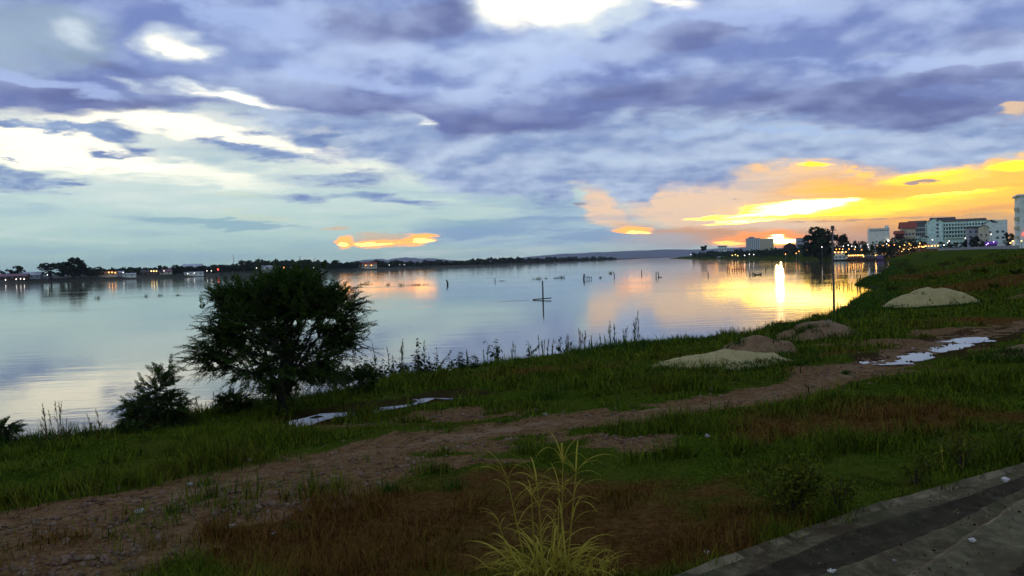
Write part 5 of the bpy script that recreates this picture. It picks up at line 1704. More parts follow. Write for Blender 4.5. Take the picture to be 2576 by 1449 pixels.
def feathery_tree(name, root, H_, envelope, n_limb, n_spray, label, cat, seed, spray_len=(0.5, 1.1), stems=3, clump=0, leaf=0.055):
    """limbs run from the foot to points inside an envelope; sprays of small paired leaves run outwards from them"""
    r_ = np.random.default_rng(seed)
    t_ = thing(name, root, label, cat)
    tb = MB(); limbs = []
    for s_ in range(stems):
        q = r_.uniform(0, 6.28)
        tb.tube([(0.10 * math.cos(q), 0.10 * math.sin(q), -0.3), (0.14 * math.cos(q), 0.14 * math.sin(q), H_ * 0.10), (0.10 * math.cos(q) + 0.2 * math.cos(q), 0.3 * math.sin(q), H_ * 0.26)], [0.13 * H_ / 5, 0.10 * H_ / 5, 0.075 * H_ / 5], 8)
    for i in range(n_limb):
        e = envelope(r_, 0.75)
        q0 = r_.uniform(0, 6.28)
        p0 = Vector((0.15 * math.cos(q0), 0.15 * math.sin(q0), H_ * r_.uniform(0.08, 0.24)))
        e = Vector(e)
        mid = p0.lerp(e, 0.5) + Vector((r_.normal() * 0.2, r_.normal() * 0.2, 0.10 * H_))
        pts = [p0]
        for s_ in range(1, 7):
            f = s_ / 6
            pts.append(p0 * (1 - f) ** 2 + mid * 2 * f * (1 - f) + e * f * f + Vector((r_.normal(), r_.normal(), r_.normal())) * 0.05)
        r0 = 0.06 * H_ / 5
        tb.tube(pts, [r0 * (1 - 0.12 * k) for k in range(7)], 6)
        limbs.append(pts)
    tb.build('trunk', M_TREEBARK, t_, smooth=True)
    limb_pts = np.array([tuple(p) for l in limbs for p in l[2:]])
    # sprays
    starts, dirs, lens = [], [], []
    ctr = np.array([0, 0, H_ * 0.42])
    cl = [np.array(envelope(r_, 0.30 if r_.uniform() < 0.30 else 1.0)) for _ in range(max(8, n_spray // clump) if clump else n_spray)]
    cl_r = r_.uniform(0.6, 1.5, len(cl)) * (1 if clump else 0.2)
    for i in range(n_spray):
        kc = int(r_.integers(len(cl))) if clump else i; e = cl[kc] + r_.normal(size=3) * 0.034 * H_ * cl_r[kc] * np.array([1, 1, 0.7])
        e[2] = max(e[2], 0.05)
        out = cl[kc] - ctr; out /= np.linalg.norm(out) + 1e-6
        dv = out * 0.75 + r_.normal(size=3) * 0.50 + np.array([0, 0, 0.10]); dv /= np.linalg.norm(dv)
        dv[2] *= 0.75
        starts.append(e); dirs.append(dv / np.linalg.norm(dv)); lens.append(r_.uniform(*spray_len))
    starts, dirs, lens = np.array(starts), np.array(dirs), np.array(lens)
    # twigs that tie each spray to the nearest limb
    tw = MB()
    for i in range(0, n_spray):
        k = np.argmin(((limb_pts - starts[i]) ** 2).sum(1))
        a = Vector(limb_pts[k]); b_ = Vector(starts[i]); c_ = Vector(starts[i] + dirs[i] * lens[i] * 0.9 - np.array([0, 0, 0.10 * lens[i]]))
        if i % 2 == 0: tw.tube([a, a.lerp(b_, 0.5) + Vector((0, 0, 0.05)), b_], [0.014, 0.011, 0.008], 3, False)
        tw.tube([b_, b_.lerp(c_, 0.5) + Vector((0, 0, 0.03)), c_], [0.008, 0.006, 0.003], 3, False)
    tw.build('branches', M_TREEBARK, t_)
    V = []
    n_pair = 15
    cen, ax, nr, sz = [], [], [], []
    for i in range(n_spray):
        d = dirs[i]
        side = np.cross(d, [0, 0, 1.0]); side /= np.linalg.norm(side) + 1e-9
        tilt = r_.normal() * 0.5
        upv = np.cross(side, d); side = side * math.cos(tilt) + upv * math.sin(tilt)
        for k in range(n_pair):
            f = (k + 0.6) / n_pair
            p_ = starts[i] + d * lens[i] * f - np.array([0, 0, 1.0]) * 0.16 * lens[i] * f * f
            for sg in (-1, 1):
                a = side * sg * 0.8 + d * 0.65 + r_.normal(size=3) * 0.18; a /= np.linalg.norm(a)
                l_ = leaf * (1.25 - 0.7 * f) * r_.uniform(0.8, 1.5)
                cen.append(p_); ax.append(a); sz.append(l_); nr.append(d)
    cen, ax, sz, nr = np.array(cen), np.array(ax), np.array(sz), np.array(nr)
    sd = np.cross(ax, np.cross(ax, r_.normal(size=ax.shape) * 0.4 + np.array([0, 0, 1.0]))); sd = np.cross(ax, sd); sd = nr * 0.8 + sd * 0.2
    sd -= (sd * ax).sum(1)[:, None] * ax; sd /= np.linalg.norm(sd, axis=1)[:, None] + 1e-9
    w_ = sz[:, None] * 0.20
    V = np.stack([cen, cen + ax * sz[:, None] * 0.5 + sd * w_, cen + ax * sz[:, None], cen + ax * sz[:, None] * 0.5 - sd * w_], 1).reshape(-1, 3)
    cr = obj('crown', np_mesh('crown', V, np.arange(len(V)).reshape(-1, 4), [M_TREELEAF]), t_)
    return t_


tr = ground_at(716, 1040)
sc_t = tr.y / F
TH = at_depth(716, 684, tr.y).z - tr.z
print('tree', tr, TH, 'halfwidth', 215 * sc_t)


def env_big(r_, k):
    # lobes as the outline of the tree shows them: (du, v, half width, half height) in picture units, scaled to metres
    lobes = [(5, 815, 150, 95), (20, 880, 110, 70), (-125, 875, 80, 50), (-165, 905, 50, 26), (-150, 835, 55, 28), (-105, 768, 75, 38), (-120, 748, 45, 22), (-40, 742, 55, 28), (30, 732, 60, 28), (95, 748, 60, 30), (25, 712, 58, 26), (-12, 728, 60, 26), (52, 722, 50, 24), (125, 775, 55, 30), (135, 815, 50, 28), (150, 860, 48, 30),
             (115, 895, 60, 34), (-60, 930, 90, 28), (60, 935, 60, 24), (-20, 770, 120, 60), (70, 790, 80, 60), (-10, 955, 45, 20)]
    wts = np.array([l[2] * l[3] for l in lobes]) ** 0.8; wts /= wts.sum()
    du, v, a, b = lobes[r_.choice(len(lobes), p=wts)]
    d = r_.normal(size=3); d /= np.linalg.norm(d)
    rr = (r_.uniform() ** (1 / 3)) * (k ** 0.3)
    z = (1040 - v) * sc_t + d[2] * b * sc_t * rr
    return (du * sc_t + d[0] * a * sc_t * rr, d[1] * a * sc_t * rr * 0.9, max(z, 75 * sc_t))


feathery_tree('riverside_tree', tr, TH, env_big, 26, 3300, 'big dark feathery tree with a wide rounded crown standing at the water', 'tree', 21, leaf=0.088, spray_len=(0.35, 0.95), clump=11)
sr = ground_at(400, 1078)
sc_s = sr.y / F


def env_small(r_, k):
    lobes = [(0, 1035, 70, 40), (-45, 1025, 50, 26), (0, 990, 50, 32), (18, 952, 26, 30), (40, 1020, 35, 30), (-10, 1055, 85, 25), (-60, 1055, 40, 18)]
    wts = np.array([l[2] * l[3] for l in lobes]) ** 0.8; wts /= wts.sum()
    du, v, a, b = lobes[r_.choice(len(lobes), p=wts)]
    d = r_.normal(size=3); d /= np.linalg.norm(d); rr = r_.uniform() ** (1 / 3) * (k ** 0.3)
    return (du * sc_s + d[0] * a * sc_s * rr, d[1] * a * sc_s * rr, max((1078 - v) * sc_s + d[2] * b * sc_s * rr, 0.15))


feathery_tree('riverside_shrub', sr, 2.0, env_small, 14, 560, 'dark feathery shrub with a tall leaning tip left of the big tree', 'shrub', 33, spray_len=(0.25, 0.6), stems=2, leaf=0.075)
er = ground_at(14, 1115)
sc_e = er.y / F


def env_edge(r_, k):
    d = r_.normal(size=3); d /= np.linalg.norm(d); rr = r_.uniform() ** (1 / 3)
    return (-10 * sc_e + d[0] * 40 * sc_e * rr, d[1] * 30 * sc_e * rr, max(0.1, (30 + d[2] * 22 * rr) * sc_e))


feathery_tree('riverside_shrub', er, 1.0, env_edge, 7, 170, 'small reddish dark shrub at the left picture edge by the water', 'shrub', 35, spray_len=(0.15, 0.4), stems=2, leaf=0.06)
# undergrowth at the foot of the big tree
for (u, v, wpx, hpx, lab, sd_) in ((590, 1040, 50, 45, 'low dark undergrowth left of the foot of the big tree', 41), (905, 990, 55, 62, 'dark hanging bush over the water right of the big tree', 45), (840, 985, 45, 55, 'thin trailing bush between the big tree and the hanging bush', 47)):
    g = ground_at(u, v); k_ = g.y / F

    def env_u(r_, k, wpx=wpx, hpx=hpx, k_=k_):
        d = r_.normal(size=3); d /= np.linalg.norm(d); rr = r_.uniform() ** (1 / 3)
        return (d[0] * wpx * 0.8 * k_ * rr, d[1] * wpx * 0.6 * k_ * rr, max(0.05, (hpx * 0.62 + d[2] * hpx * 0.42 * rr) * k_))
    feathery_tree('riverside_bush', g, hpx * k_, env_u, 8, 200 if wpx > 50 else 120, lab, 'bush', sd_, spray_len=(0.2, 0.5), stems=2, leaf=0.075)

# ================================================================== weeds and reeds at the water
M_BROADLEAF = mat_leaf('broad_leaves', (0.010, 0.024, 0.008), (0.034, 0.056, 0.018), 0.2)


def leaf_shape(name, L, W_):
    V = [(0, 0, 0), (W_ * 0.5, L * 0.35, -0.06 * L), (0, L * 0.4, 0.02), (-W_ * 0.5, L * 0.35, -0.06 * L), (W_ * 0.32, L * 0.75, -0.12 * L), (-W_ * 0.32, L * 0.75, -0.12 * L), (0, L, -0.2 * L)]
    return V, [(0, 1, 2), (0, 2, 3), (1, 4, 6, 2), (2, 6, 5, 3)]


def broad_plant(u, v_base, v_top, label, seed, n_leaf=26, leaf=0.16, stems=1, spread=0.10, base=None, name='leafy_weed', cat='plant'):
    g = base or ground_at(u, v_base)
    H_ = max(0.25, at_depth(u, v_top, g.y).z - g.z)
    r_ = np.random.default_rng(seed)
    t_ = thing(name, g, label, cat, 'plants along the water')
    st = MB(); lv = MB(); LV, LF = leaf_shape('leaf', 1, 0.75)
    for s_ in range(stems):
        q = r_.uniform(0, 6.28); h_ = H_ * (1 if s_ == 0 else r_.uniform(0.45, 0.9)); tip = Vector((math.cos(q) * spread * s_ * 0.8, math.sin(q) * spread * s_ * 0.8, h_))
        st.tube([(0, 0, -0.1), tip * 0.5 + Vector((0.01, 0, 0)), tip], [0.014, 0.010, 0.006], 5)
        for k in range(n_leaf // stems):
            f = r_.uniform(0.18, 1.0); p = tip * f
            sz = leaf * r_.uniform(0.6, 1.25) * (1.1 - 0.3 * f)
            M = Matrix.Translation(p) @ Euler((r_.uniform(-0.9, 0.5), r_.uniform(-0.4, 0.4), r_.uniform(0, 6.28))).to_matrix().to_4x4() @ Matrix.Scale(sz, 4)
            M = Matrix.Translation((r_.normal() * 0.02, r_.normal() * 0.02, 0)) @ M
            lv.add([M @ (Vector(q_) + Vector((0, 0.25, 0))) for q_ in LV], LF)
    st.build('stem', M_TREEBARK, t_); lv.build('foliage', M_BROADLEAF, t_)
    return t_


def reed(u, v_base, v_top, label, seed, n=5, lean=0.0, plume=True, leaves=8, mat=None, base=None, spread=0.12, name='reed', cat='reeds', group='reeds along the water'):
    """a few thin stalks with narrow leaves and feathery seed heads"""
    g = base or ground_at(u, v_base)
    H_ = max(0.2, at_depth(u, v_top, g.y).z - g.z)
    r_ = np.random.default_rng(seed); mat = mat or M_DRYGRASS
    t_ = thing(name, g, label, cat, group)
    wpx = g.length * 0.00036 + 0.002
    for s_ in range(n):
        b = MB()
        h_ = H_ * (1 if s_ == 0 else r_.uniform(0.5, 0.95)); q = r_.uniform(0, 6.28)
        o_ = Vector((r_.normal() * spread, r_.normal() * spread, -0.1)); tip = o_ + Vector((lean * h_ + math.cos(q) * 0.10 * h_, math.sin(q) * 0.10 * h_, h_ + 0.1))
        md = o_.lerp(tip, 0.55) - Vector((lean * 0.10 * h_, 0, 0))
        b.tube([o_, md, tip], [wpx, wpx * 0.8, wpx * 0.4], 4)
        if plume:
            for k in range(14):
                f = 0.70 + 0.30 * k / 14; p = md.lerp(tip, (f - 0.55) / 0.45)
                a = Vector((r_.normal(), r_.normal(), 1.4)).normalized() * h_ * 0.09 * (1.15 - (k / 14))
                w_ = Vector((r_.normal(), r_.normal(), 0)).normalized() * wpx * 1.6
                b.add([p, p + a * 0.5 + w_, p + a, p + a * 0.5 - w_], [(0, 1, 2, 3)])
        for k in range(leaves // n + 1):
            f = r_.uniform(0.12, 0.6); p = o_.lerp(md, min(1, f / 0.55)); q2 = r_.uniform(0, 6.28); L = h_ * r_.uniform(0.2, 0.42)
            dv = Vector((math.cos(q2), math.sin(q2), 0)); sv = Vector((-dv.y, dv.x, 0)) * wpx * 1.3
            pts = [p, p + dv * L * 0.35 + Vector((0, 0, L * 0.55)), p + dv * L * 0.85 + Vector((0, 0, L * 0.45))]
            b.add([pts[0] - sv, pts[0] + sv, pts[1] + sv, pts[1] - sv, pts[2]], [(0, 1, 2, 3), (3, 2, 4)])
        b.build('stalk', mat, t_)
    return t_


# left: dry stalks in the bright water
for (u, vb, vt, ln_, n, lab) in ((108, 1110, 1028, -0.12, 2, 'dry branching stalk in the bright water, leftmost of the group there'), (122, 1108, 1012, -0.05, 2, 'tall dry stalk in the bright water, second of the group from the left'), (140, 1112, 1004, 0.02, 2, 'tall dry stalk in the middle of the group in the bright water'),
                              (160, 1110, 1008, 0.06, 2, 'thick dry stalk at the right end of the group in the bright water'), (188, 1104, 1058, 0.0, 1, 'short single dry stalk right of the group in the bright water'), (245, 1098, 1030, -0.16, 2, 'curved dry stalk between the stalk group and the feathery shrub')):
    reed(u, vb, vt, lab, int(u), n=n, lean=ln_, leaves=9, mat=M_DRYGRASS)
for (u, vb, vt, lab) in ((484, 1050, 998, 'pair of thin reeds right of the feathery shrub'), (505, 1048, 1004, 'thin reed with a bent tip right of the feathery shrub'), (545, 1035, 985, 'dark reeds left of the big tree'), (575, 1030, 975, 'fine reeds touching the left side of the big tree'), (620, 1020, 985, 'reeds under the left edge of the big crown')):
    reed(u, vb, vt, lab, int(u), n=4, leaves=8, mat=M_BANKGRASS)
# middle: leafy weeds and reeds
BP = [(905, 960, 905, 0.15, 'leafy weed at the left end of the leafy row over the water'), (935, 962, 915, 0.14, 'low leafy weed in the row right of the hanging bush'), (962, 955, 912, 0.14, 'low broad leafed weed below the bent reeds'), (990, 948, 905, 0.15, 'broad leafed weed below the two crossing reeds'), (1012, 945, 908, 0.14, 'small leafy weed left of the tall leafy stem'),
      (1080, 940, 900, 0.13, 'low leafy weed right of the tall leafy stem'), (1100, 932, 885, 0.13, 'leafy weed with a drooping top right of the tall leafy stem'), (1130, 930, 900, 0.12, 'low dark weed in the gap of the leafy row'), (1160, 928, 895, 0.13, 'rounded leafy weed at the right part of the leafy row'), (1195, 925, 900, 0.12, 'low leafy weed at the right end of the leafy row'),
      (1248, 905, 862, 0.16, 'dark bunch of big leaves standing alone at the water'), (1330, 898, 868, 0.10, 'grassy weed right of the lone bunch of big leaves'), (1410, 890, 858, 0.12, 'dark bushy weed left of the tall reed group')]
for i, (u, vb, vt, lf, lab) in enumerate(BP):
    broad_plant(u, vb, vt - 12, lab, 100 + i, n_leaf=75, leaf=lf * 1.35, stems=5, spread=0.22)
broad_plant(1055, 945, 850, 'tall leafy stem with a bunched round top over the water', 130, n_leaf=110, leaf=0.20, stems=4, spread=0.10)
RD = [(950, 925, 860, -0.06, 1, 'upright thin reed left of the tall leafy stem'), (985, 920, 868, -0.20, 2, 'dark reed leaning left in the leafy row'), (1015, 915, 850, 0.14, 2, 'dark reed leaning right, left of the tall leafy stem'), (1068, 915, 855, 0.04, 1, 'straight thin stalk touching the tall leafy stem'),
      (1175, 905, 880, 0, 2, 'short reeds in the water right of the leafy row'), (1215, 903, 872, 0, 2, 'short dark reed left of the lone bunch of leaves'), (1290, 895, 858, 0, 3, 'fine reeds right of the lone bunch of leaves'), (1365, 888, 842, 0.0, 4, 'pale reeds in the shallows left of the tall reed group'), (1385, 885, 850, 0.05, 4, 'pale bent reeds in the shallows'),
      (1430, 880, 838, 0.0, 4, 'pale reeds at the left end of the tall reed group'), (1462, 875, 824, -0.03, 5, 'pale feathery reeds of the tall reed group'), (1490, 872, 842, 0.0, 4, 'low reeds inside the tall reed group'), (1520, 870, 838, 0.0, 4, 'middle reeds of the tall reed group'), (1541, 868, 806, 0.05, 4, 'dark reed with a forked head in the tall reed group'),
      (1572, 866, 820, 0.08, 4, 'dark reed second from the right in the tall reed group'), (1598, 866, 780, 0.04, 5, 'tallest dark reed at the right end of the tall reed group'), (1858, 852, 822, 0.0, 3, 'small twisted dry weed at the water behind the brown heap'), (1945, 832, 806, 0.0, 3, 'thin weeds at the water edge left of the third heap'), (1985, 820, 800, 0.0, 3, 'upright weeds at the water edge above the third heap'),
      (2165, 718, 688, 0.0, 6, 'tall grass on the point that juts into the yellow water'), (2190, 716, 690, 0.0, 6, 'tall grass in the middle of the point in the yellow water'), (2215, 712, 688, 0.0, 5, 'tall grass at the root of the point in the yellow water'), (2130, 780, 758, 0.0, 5, 'brown weeds at the water right of the pole'), (2155, 765, 745, 0.0, 5, 'brown weeds at the curve of the shore right of the pole'), (2110, 722, 708, 0.0, 4, 'weeds standing in the yellow water off the point'), (2128, 722, 706, 0.0, 4, 'second clump of weeds in the yellow water off the point')]
for i, (u, vb, vt, ln_, n, lab) in enumerate(RD):
    reed(u, vb, vt, lab, 200 + i, n=n, lean=ln_, leaves=10, mat=M_DRYGRASS if 'pale' in lab or 'dry' in lab or 'brown' in lab else M_BANKGRASS, spread=0.12 if u < 1900 else 0.5)

# ================================================================== things in the water
t_ = thing('marker_pole', on_plane(2098, 786), 'tall weathered pole standing in the yellow water at the shore', 'pole')
Hp = at_depth(2092, 568, t_.location.y).z
b = MB(); b.tube([(0, 0, -0.6), (0.01, 0, Hp * 0.35), (-0.02, 0, Hp * 0.7), (0, 0, Hp * 0.96)], [0.095, 0.09, 0.075, 0.06], 10); b.build('shaft', M_POLE, t_, smooth=True)
b = MB(); b.tube([(0, 0, Hp * 0.958), (0, 0, Hp)], [0.16, 0.13], 8); b.tube([(-0.3, 0, Hp * 0.95), (0.3, 0, Hp * 0.95)], 0.035, 5); b.build('cap', M_POLE, t_)
p = on_plane(1366, 754)
t_ = thing('cross_stake', p, 'upright stake with a cross stick lying on the water, off the reed group', 'stake')
Hp = at_depth(1364, 706, p.y).z
b = MB(); b.tube([(0, 0, -0.6), (0.01, 0, Hp * 0.5), (0, 0, Hp)], [0.10, 0.095, 0.08], 8); b.build('upright', M_WETWOOD, t_)
k_ = p.y / F
b = MB(); b.tube([(-26 * k_, -0.15, 0.06), (21 * k_, -0.12, 0.20)], 0.075, 6); b.build('cross_stick', M_WETWOOD, t_)
p = on_plane(1290, 757.5); b = MB(); b.tube([(-44 * k_, 0, 0.0), (0, 0.1, 0.005), (40 * k_, 0.3, 0.005)], [0.008, 0.012, 0.011], 5)
o = b.build('floating_cane', M_WETWOOD, None, p); tag(o, 'long thin cane floating on the water left of the cross stake', 'cane')

ST = [(1125, 716, 704, 2.2, 'thick short stake right of the orange cloud reflection'), (1245, 708, 700, 1, 'thin stake between the two orange reflections, the left one'), (1468, 703, 689, 2, 'dark stake with a net frame beside it in mid river'), (1545, 696, 685, 1, 'thin stake right of the small weed clump in mid river'), (1614, 690, 679, 1, 'thin stake above the small orange reflection'),
      (1650, 696, 684, 1, 'left one of a close pair of stakes in mid river'), (1656, 695, 683, 1, 'right one of a close pair of stakes in mid river'), (1781, 694, 683, 1, 'thin lone stake at the left edge of the yellow water'), (1829, 681, 670, 1, 'left stake of the pair far out in the yellow water'), (1834, 681, 669, 1, 'right stake of the pair far out in the yellow water'), (1886, 692, 683, 1, 'stake left of the low boat in the yellow water'), (1893, 691, 684, 1, 'short stake touching the low boat in the yellow water'), (1926, 681, 672, 1, 'bent stake left of the sun reflection')]
for i, (u, vb, vt, th, lab) in enumerate(ST):
    p = on_plane(u, vb); H_ = at_depth(u, vt, p.y).z
    b = MB(); w_ = 0.00055 * p.y * th; b.tube([(0, 0, -0.5), (w_ * 0.6, 0, H_ * 0.5), (w_ * (i % 3 - 1), 0, H_)], [w_, w_ * 0.95, w_ * 0.7], 6)
    o = b.build('stake', M_WETWOOD, None, p); tag(o, lab, 'stake', 'stakes in the river')
    if i == 2:
        fr = MB()
        for k in range(4): fr.tube([(0.6 + k * 0.45, 0, -0.4), (0.62 + k * 0.45, 0, H_ * (0.62 - 0.06 * k))], w_ * 0.3, 4)
        fr.tube([(0.5, 0, H_ * 0.45), (2.1, 0, H_ * 0.35)], w_ * 0.3, 4); fr.build('net_frame', M_WETWOOD, o)
FT = [(1859, 681, 17, 'row of fish trap sticks in the yellow water left of the low boat', 7), (1986, 683, 14, 'tangle of fish trap sticks right of the sun reflection', 6)]
for i, (u, v, wpx, lab, n) in enumerate(FT):
    p = on_plane(u, v); k_ = p.y / F
    t_ = thing('fish_trap', p, lab, 'fish trap', 'fish traps')
    for k in range(n):
        b = MB(); x = (k / (n - 1) - 0.5) * wpx * 2 * k_; h_ = (6 + (k * 37 % 5)) * k_
        b.tube([(x, 0, -0.4), (x + 0.1, 0, h_)], 0.10, 5); b.build('stick', M_WETWOOD, t_)
    b = MB(); b.tube([(-wpx * k_, 0, 3 * k_), (wpx * k_, 0, 3.4 * k_)], 0.07, 5); b.build('rail', M_WETWOOD, t_)
WC = [(245, 751, 5, 12, 'small dark water weed clump below the reflection of the tallest far tree'), (368, 746, 3, 9, 'thin weed clump in the water right of the lone dark one'), (402, 744, 6, 7, 'low weed clump in the water left of the big tree'), (450, 743, 9, 5, 'faint low weed raft between the weed clumps left of the big tree'), (918, 716, 20, 5, 'flat weed raft right of the big tree crown'), (977, 717, 5, 9, 'sparse weed stalks between the flat raft and the orange reflection'),
      (1009, 718, 8, 9, 'forked weed clump at the left side of the orange reflection'), (1052, 717, 26, 6, 'long weed raft lying in the orange reflection'), (1262, 707, 10, 3, 'flat weed raft beside the thin stake'), (1353, 702, 12, 8, 'dark three headed weed clump above the cross stake'), (1374, 701, 4, 5, 'small weed clump right of the three headed one'), (1400, 700, 8, 5, 'low weed clump above the right of the cross stake'), (1414, 699, 9, 9, 'weed clump with an overhanging stalk right above the cross stake'),
      (1510, 699, 4, 6, 'small weed clump left of the round one in mid river'), (1536, 688, 6, 8, 'round dark weed clump in mid river'), (1660, 698, 6, 4, 'low weed at the foot of the close pair of stakes')]
for i, (u, v, wpx, hpx, lab) in enumerate(WC):
    p = on_plane(u, v); k_ = p.y / F
    n = 16 + wpx * 4
    base = np.stack([r_.normal(size=n) * wpx * 0.5 * k_, r_.normal(size=n) * 0.4, np.full(n, -0.05)], 1)
    me = blades('water_weed', base, hpx * k_ * r_.uniform(0.4, 1.2, n), np.full(n, 0.6 * k_), r_.uniform(0.1, 0.9, n), [M_BANKGRASS], r_, 3)
    o = obj('water_weed', me, None, p); tag(o, lab, 'water weed', 'weeds standing in the river')


def canoe(u, v, Lpx, mat, label, yaw=0.0, wide=0.45, rise=0.35, base=None):
    p = base or on_plane(u, v); L = Lpx * p.y / F
    V, Fq = [], []
    n = 14
    for i in range(n + 1):
        f = i / n; x = (f - 0.5) * L; w_ = wide * math.sin(math.pi * min(max(f, 0.03), 0.97)) ** 0.8; sh = 0.18 + rise * abs(2 * f - 1) ** 2.4
        V += [(x, -w_, sh), (x, -w_ * 0.6, -0.10 + 0.9 * (sh - 0.18)), (x, w_ * 0.6, -0.10 + 0.9 * (sh - 0.18)), (x, w_, sh), (x, w_ * 0.86, sh - 0.01), (x, w_ * 0.5, -0.04 + 0.9 * (sh - 0.18)), (x, -w_ * 0.5, -0.04 + 0.9 * (sh - 0.18)), (x, -w_ * 0.86, sh - 0.01)]
    for i in range(n):
        a = i * 8
        for k in range(8): Fq.append((a + k, a + (k + 1) % 8, a + 8 + (k + 1) % 8, a + 8 + k))
    t_ = thing('narrow_boat', p, label, 'boat', None, yaw)
    obj('hull', np_mesh('hull', V, np.array(Fq), [mat]), t_)
    for x in (-0.25, 0.2):
        b = MB(); b.box(x * L - 0.1, x * L + 0.1, -wide * 0.8, wide * 0.8, 0.10, 0.13); b.build('thwart', M_BROWN, t_)
    return t_


canoe(2076, 801, 78, M_WETWOOD, 'long narrow dark boat pulled against the shore at the foot of the pole', yaw=0.45, wide=0.32, rise=0.25)
canoe(1906, 692, 22, M_WETWOOD, 'low narrow boat lying far out in the yellow water', yaw=0.1, wide=0.6)
canoe(2210, 727, 42, M_DARKROOF, 'dark narrow boat drawn up in the small notch of the shore', yaw=0.2, wide=0.45)

# ================================================================== plants in the foreground meadow
M_YGRASS = mat_leaf('yellow_green_blades', (0.12, 0.105, 0.010), (0.60, 0.49, 0.060), 0.3)


def curved_blade(L, w_, arch, tip_drop, r_, segs=9):
    """one long grass leaf: rises, arches over and hangs, folded along its midrib"""
    V, Fq = [], []
    x = z = 0.0; a = R(84) - arch * 0.25
    for k in range(segs + 1):
        f = k / segs
        ww = w_ * (math.sin(math.pi * min(0.97, 0.25 + 0.75 * f)) ** 0.8) * 0.5
        V += [(x, -ww, z), (x, 0, z - ww * 0.5), (x, ww, z)]
        a -= (arch + tip_drop * f * 2.0) / segs
        x += math.cos(a) * L / segs; z += math.sin(a) * L / segs
    for k in range(segs):
        i = 3 * k; Fq += [(i, i + 1, i + 4, i + 3), (i + 1, i + 2, i + 5, i + 4)]
    return V, Fq


g = ground_at(1375, 1452); gk = g.y / F
t_ = thing('tall_grass_clump', g, 'tall yellow green grass clump with arching leaves in the foreground', 'grass clump')
rg = np.random.default_rng(17)
blade_meshes = []
for i in range(14):
    V, Fq = curved_blade(1.0, 0.036, R(rg.uniform(35, 95)), R(rg.uniform(10, 80)), rg)
    blade_meshes.append(np_mesh('leaf_blade', V, np.array(Fq), [M_YGRASS]))
# stalks that carry the leaf tufts: (du, top v, lean)
stalks = [(-30, 1128, -0.05), (-50, 1150, -0.16), (40, 1098, 0.04), (52, 1110, 0.10), (-25, 1190, -0.02), (45, 1200, 0.05), (-90, 1270, -0.25), (-10, 1290, 0.0), (30, 1260, 0.1)]
for i, (du, vt, ln_) in enumerate(stalks):
    H_ = at_depth(1375, vt, g.y).z - g.z
    o_ = Vector((du * gk * 0.8 + rg.normal() * 0.05, rg.normal() * 0.12, -0.05)); tip = o_ + Vector((ln_ * H_, rg.normal() * 0.08, H_ * 0.86))
    b = MB(); b.tube([o_, o_.lerp(tip, 0.5), tip], [0.010, 0.008, 0.005], 5); b.build('stalk', M_YGRASS, t_)
    for k in range(12):
        f = rg.uniform(0.30, 1.0) if k > 4 else 0.97
        p = o_.lerp(tip, f)
        bl = obj('leaf_blade', blade_meshes[int(rg.integers(14))], t_, p)
        q = rg.uniform(0, 6.28)
        if rg.uniform() < 0.6: q = (0 if rg.uniform() < 0.5 else math.pi) + rg.normal() * 0.6
        L = H_ * rg.uniform(0.22, 0.42)
        bl.rotation_euler = (0, 0, q); bl.scale = (L, L * 0.9, L)
for k in range(185):
    a_ = rg.normal() * 0.24 - (0.12 if k % 3 else -0.25); c_ = rg.normal() * 0.2
    bl = obj('leaf_blade', blade_meshes[int(rg.integers(14))], t_, (a_, c_, -0.03))
    L = rg.uniform(0.35, 1.05) * (1.0 if abs(a_) < 0.35 else 0.7)
    bl.rotation_euler = (0, 0, (0 if a_ > 0 else math.pi) + rg.normal() * 1.3); bl.scale = (L, L * 0.8, L)
# short stubble stems right of the clump
for i, (u, v, vt, lab) in enumerate(((1505, 1450, 1385, 'dry forked grass stems right of the tall clump'), (1535, 1455, 1365, 'pale dry grass stem leaning right beside the tall clump'), (1480, 1458, 1380, 'upright green stem at the right foot of the tall clump'))):
    reed(u, v, vt, lab, 300 + i, n=5, lean=0.25, plume=False, leaves=16, mat=M_YGRASS, spread=0.08, name='grass_tuft', cat='grass tuft', group='tufts beside the clump')

# leafy bush near the steps, weeds along their foot, small tufts on the meadow
M_BUSH = mat_leaf('bush_leaves', (0.025, 0.042, 0.004), (0.140, 0.150, 0.012), 0.3)


def leafy_bush(u, v_base, v_top, wpx, label, seed, n=900, leaf=0.055, mat=None, name='leafy_bush', group='bushes along the steps'):
    g = ground_at(u, v_base); k_ = g.y / F
    H_ = at_depth(u, v_top, g.y).z - g.z; W_ = wpx * k_ / 2
    r_ = np.random.default_rng(seed)
    t_ = thing(name, g, label, 'bush', group)
    b = MB(); tips = []
    for s_ in range(9):
        q = r_.uniform(0, 6.28); f = r_.uniform(0.2, 0.9); tip = Vector((math.cos(q) * W_ * f, math.sin(q) * W_ * f * 0.8, H_ * r_.uniform(0.6, 0.98) * (1 - 0.25 * f)))
        b.tube([(0, 0, -0.1), tip * 0.5 + Vector((0, 0, 0.06)), tip], [0.014, 0.010, 0.004], 5); tips.append(tip)
    b.build('branches', M_BARK, t_)
    k = r_.integers(0, len(tips), n); f = r_.uniform(0.25, 1.05, n) ** 0.6
    T_ = np.array([tuple(t) for t in tips])[k] * f[:, None] + r_.normal(size=(n, 3)) * np.array([0.14, 0.14, 0.11]) * H_ * 0.9
    T_[:, 2] = np.maximum(T_[:, 2], 0.03)
    obj('foliage', leaf_quads('foliage', T_, leaf * r_.uniform(0.6, 1.4, n), r_, [mat or M_BUSH], 0.55), t_)
    return t_


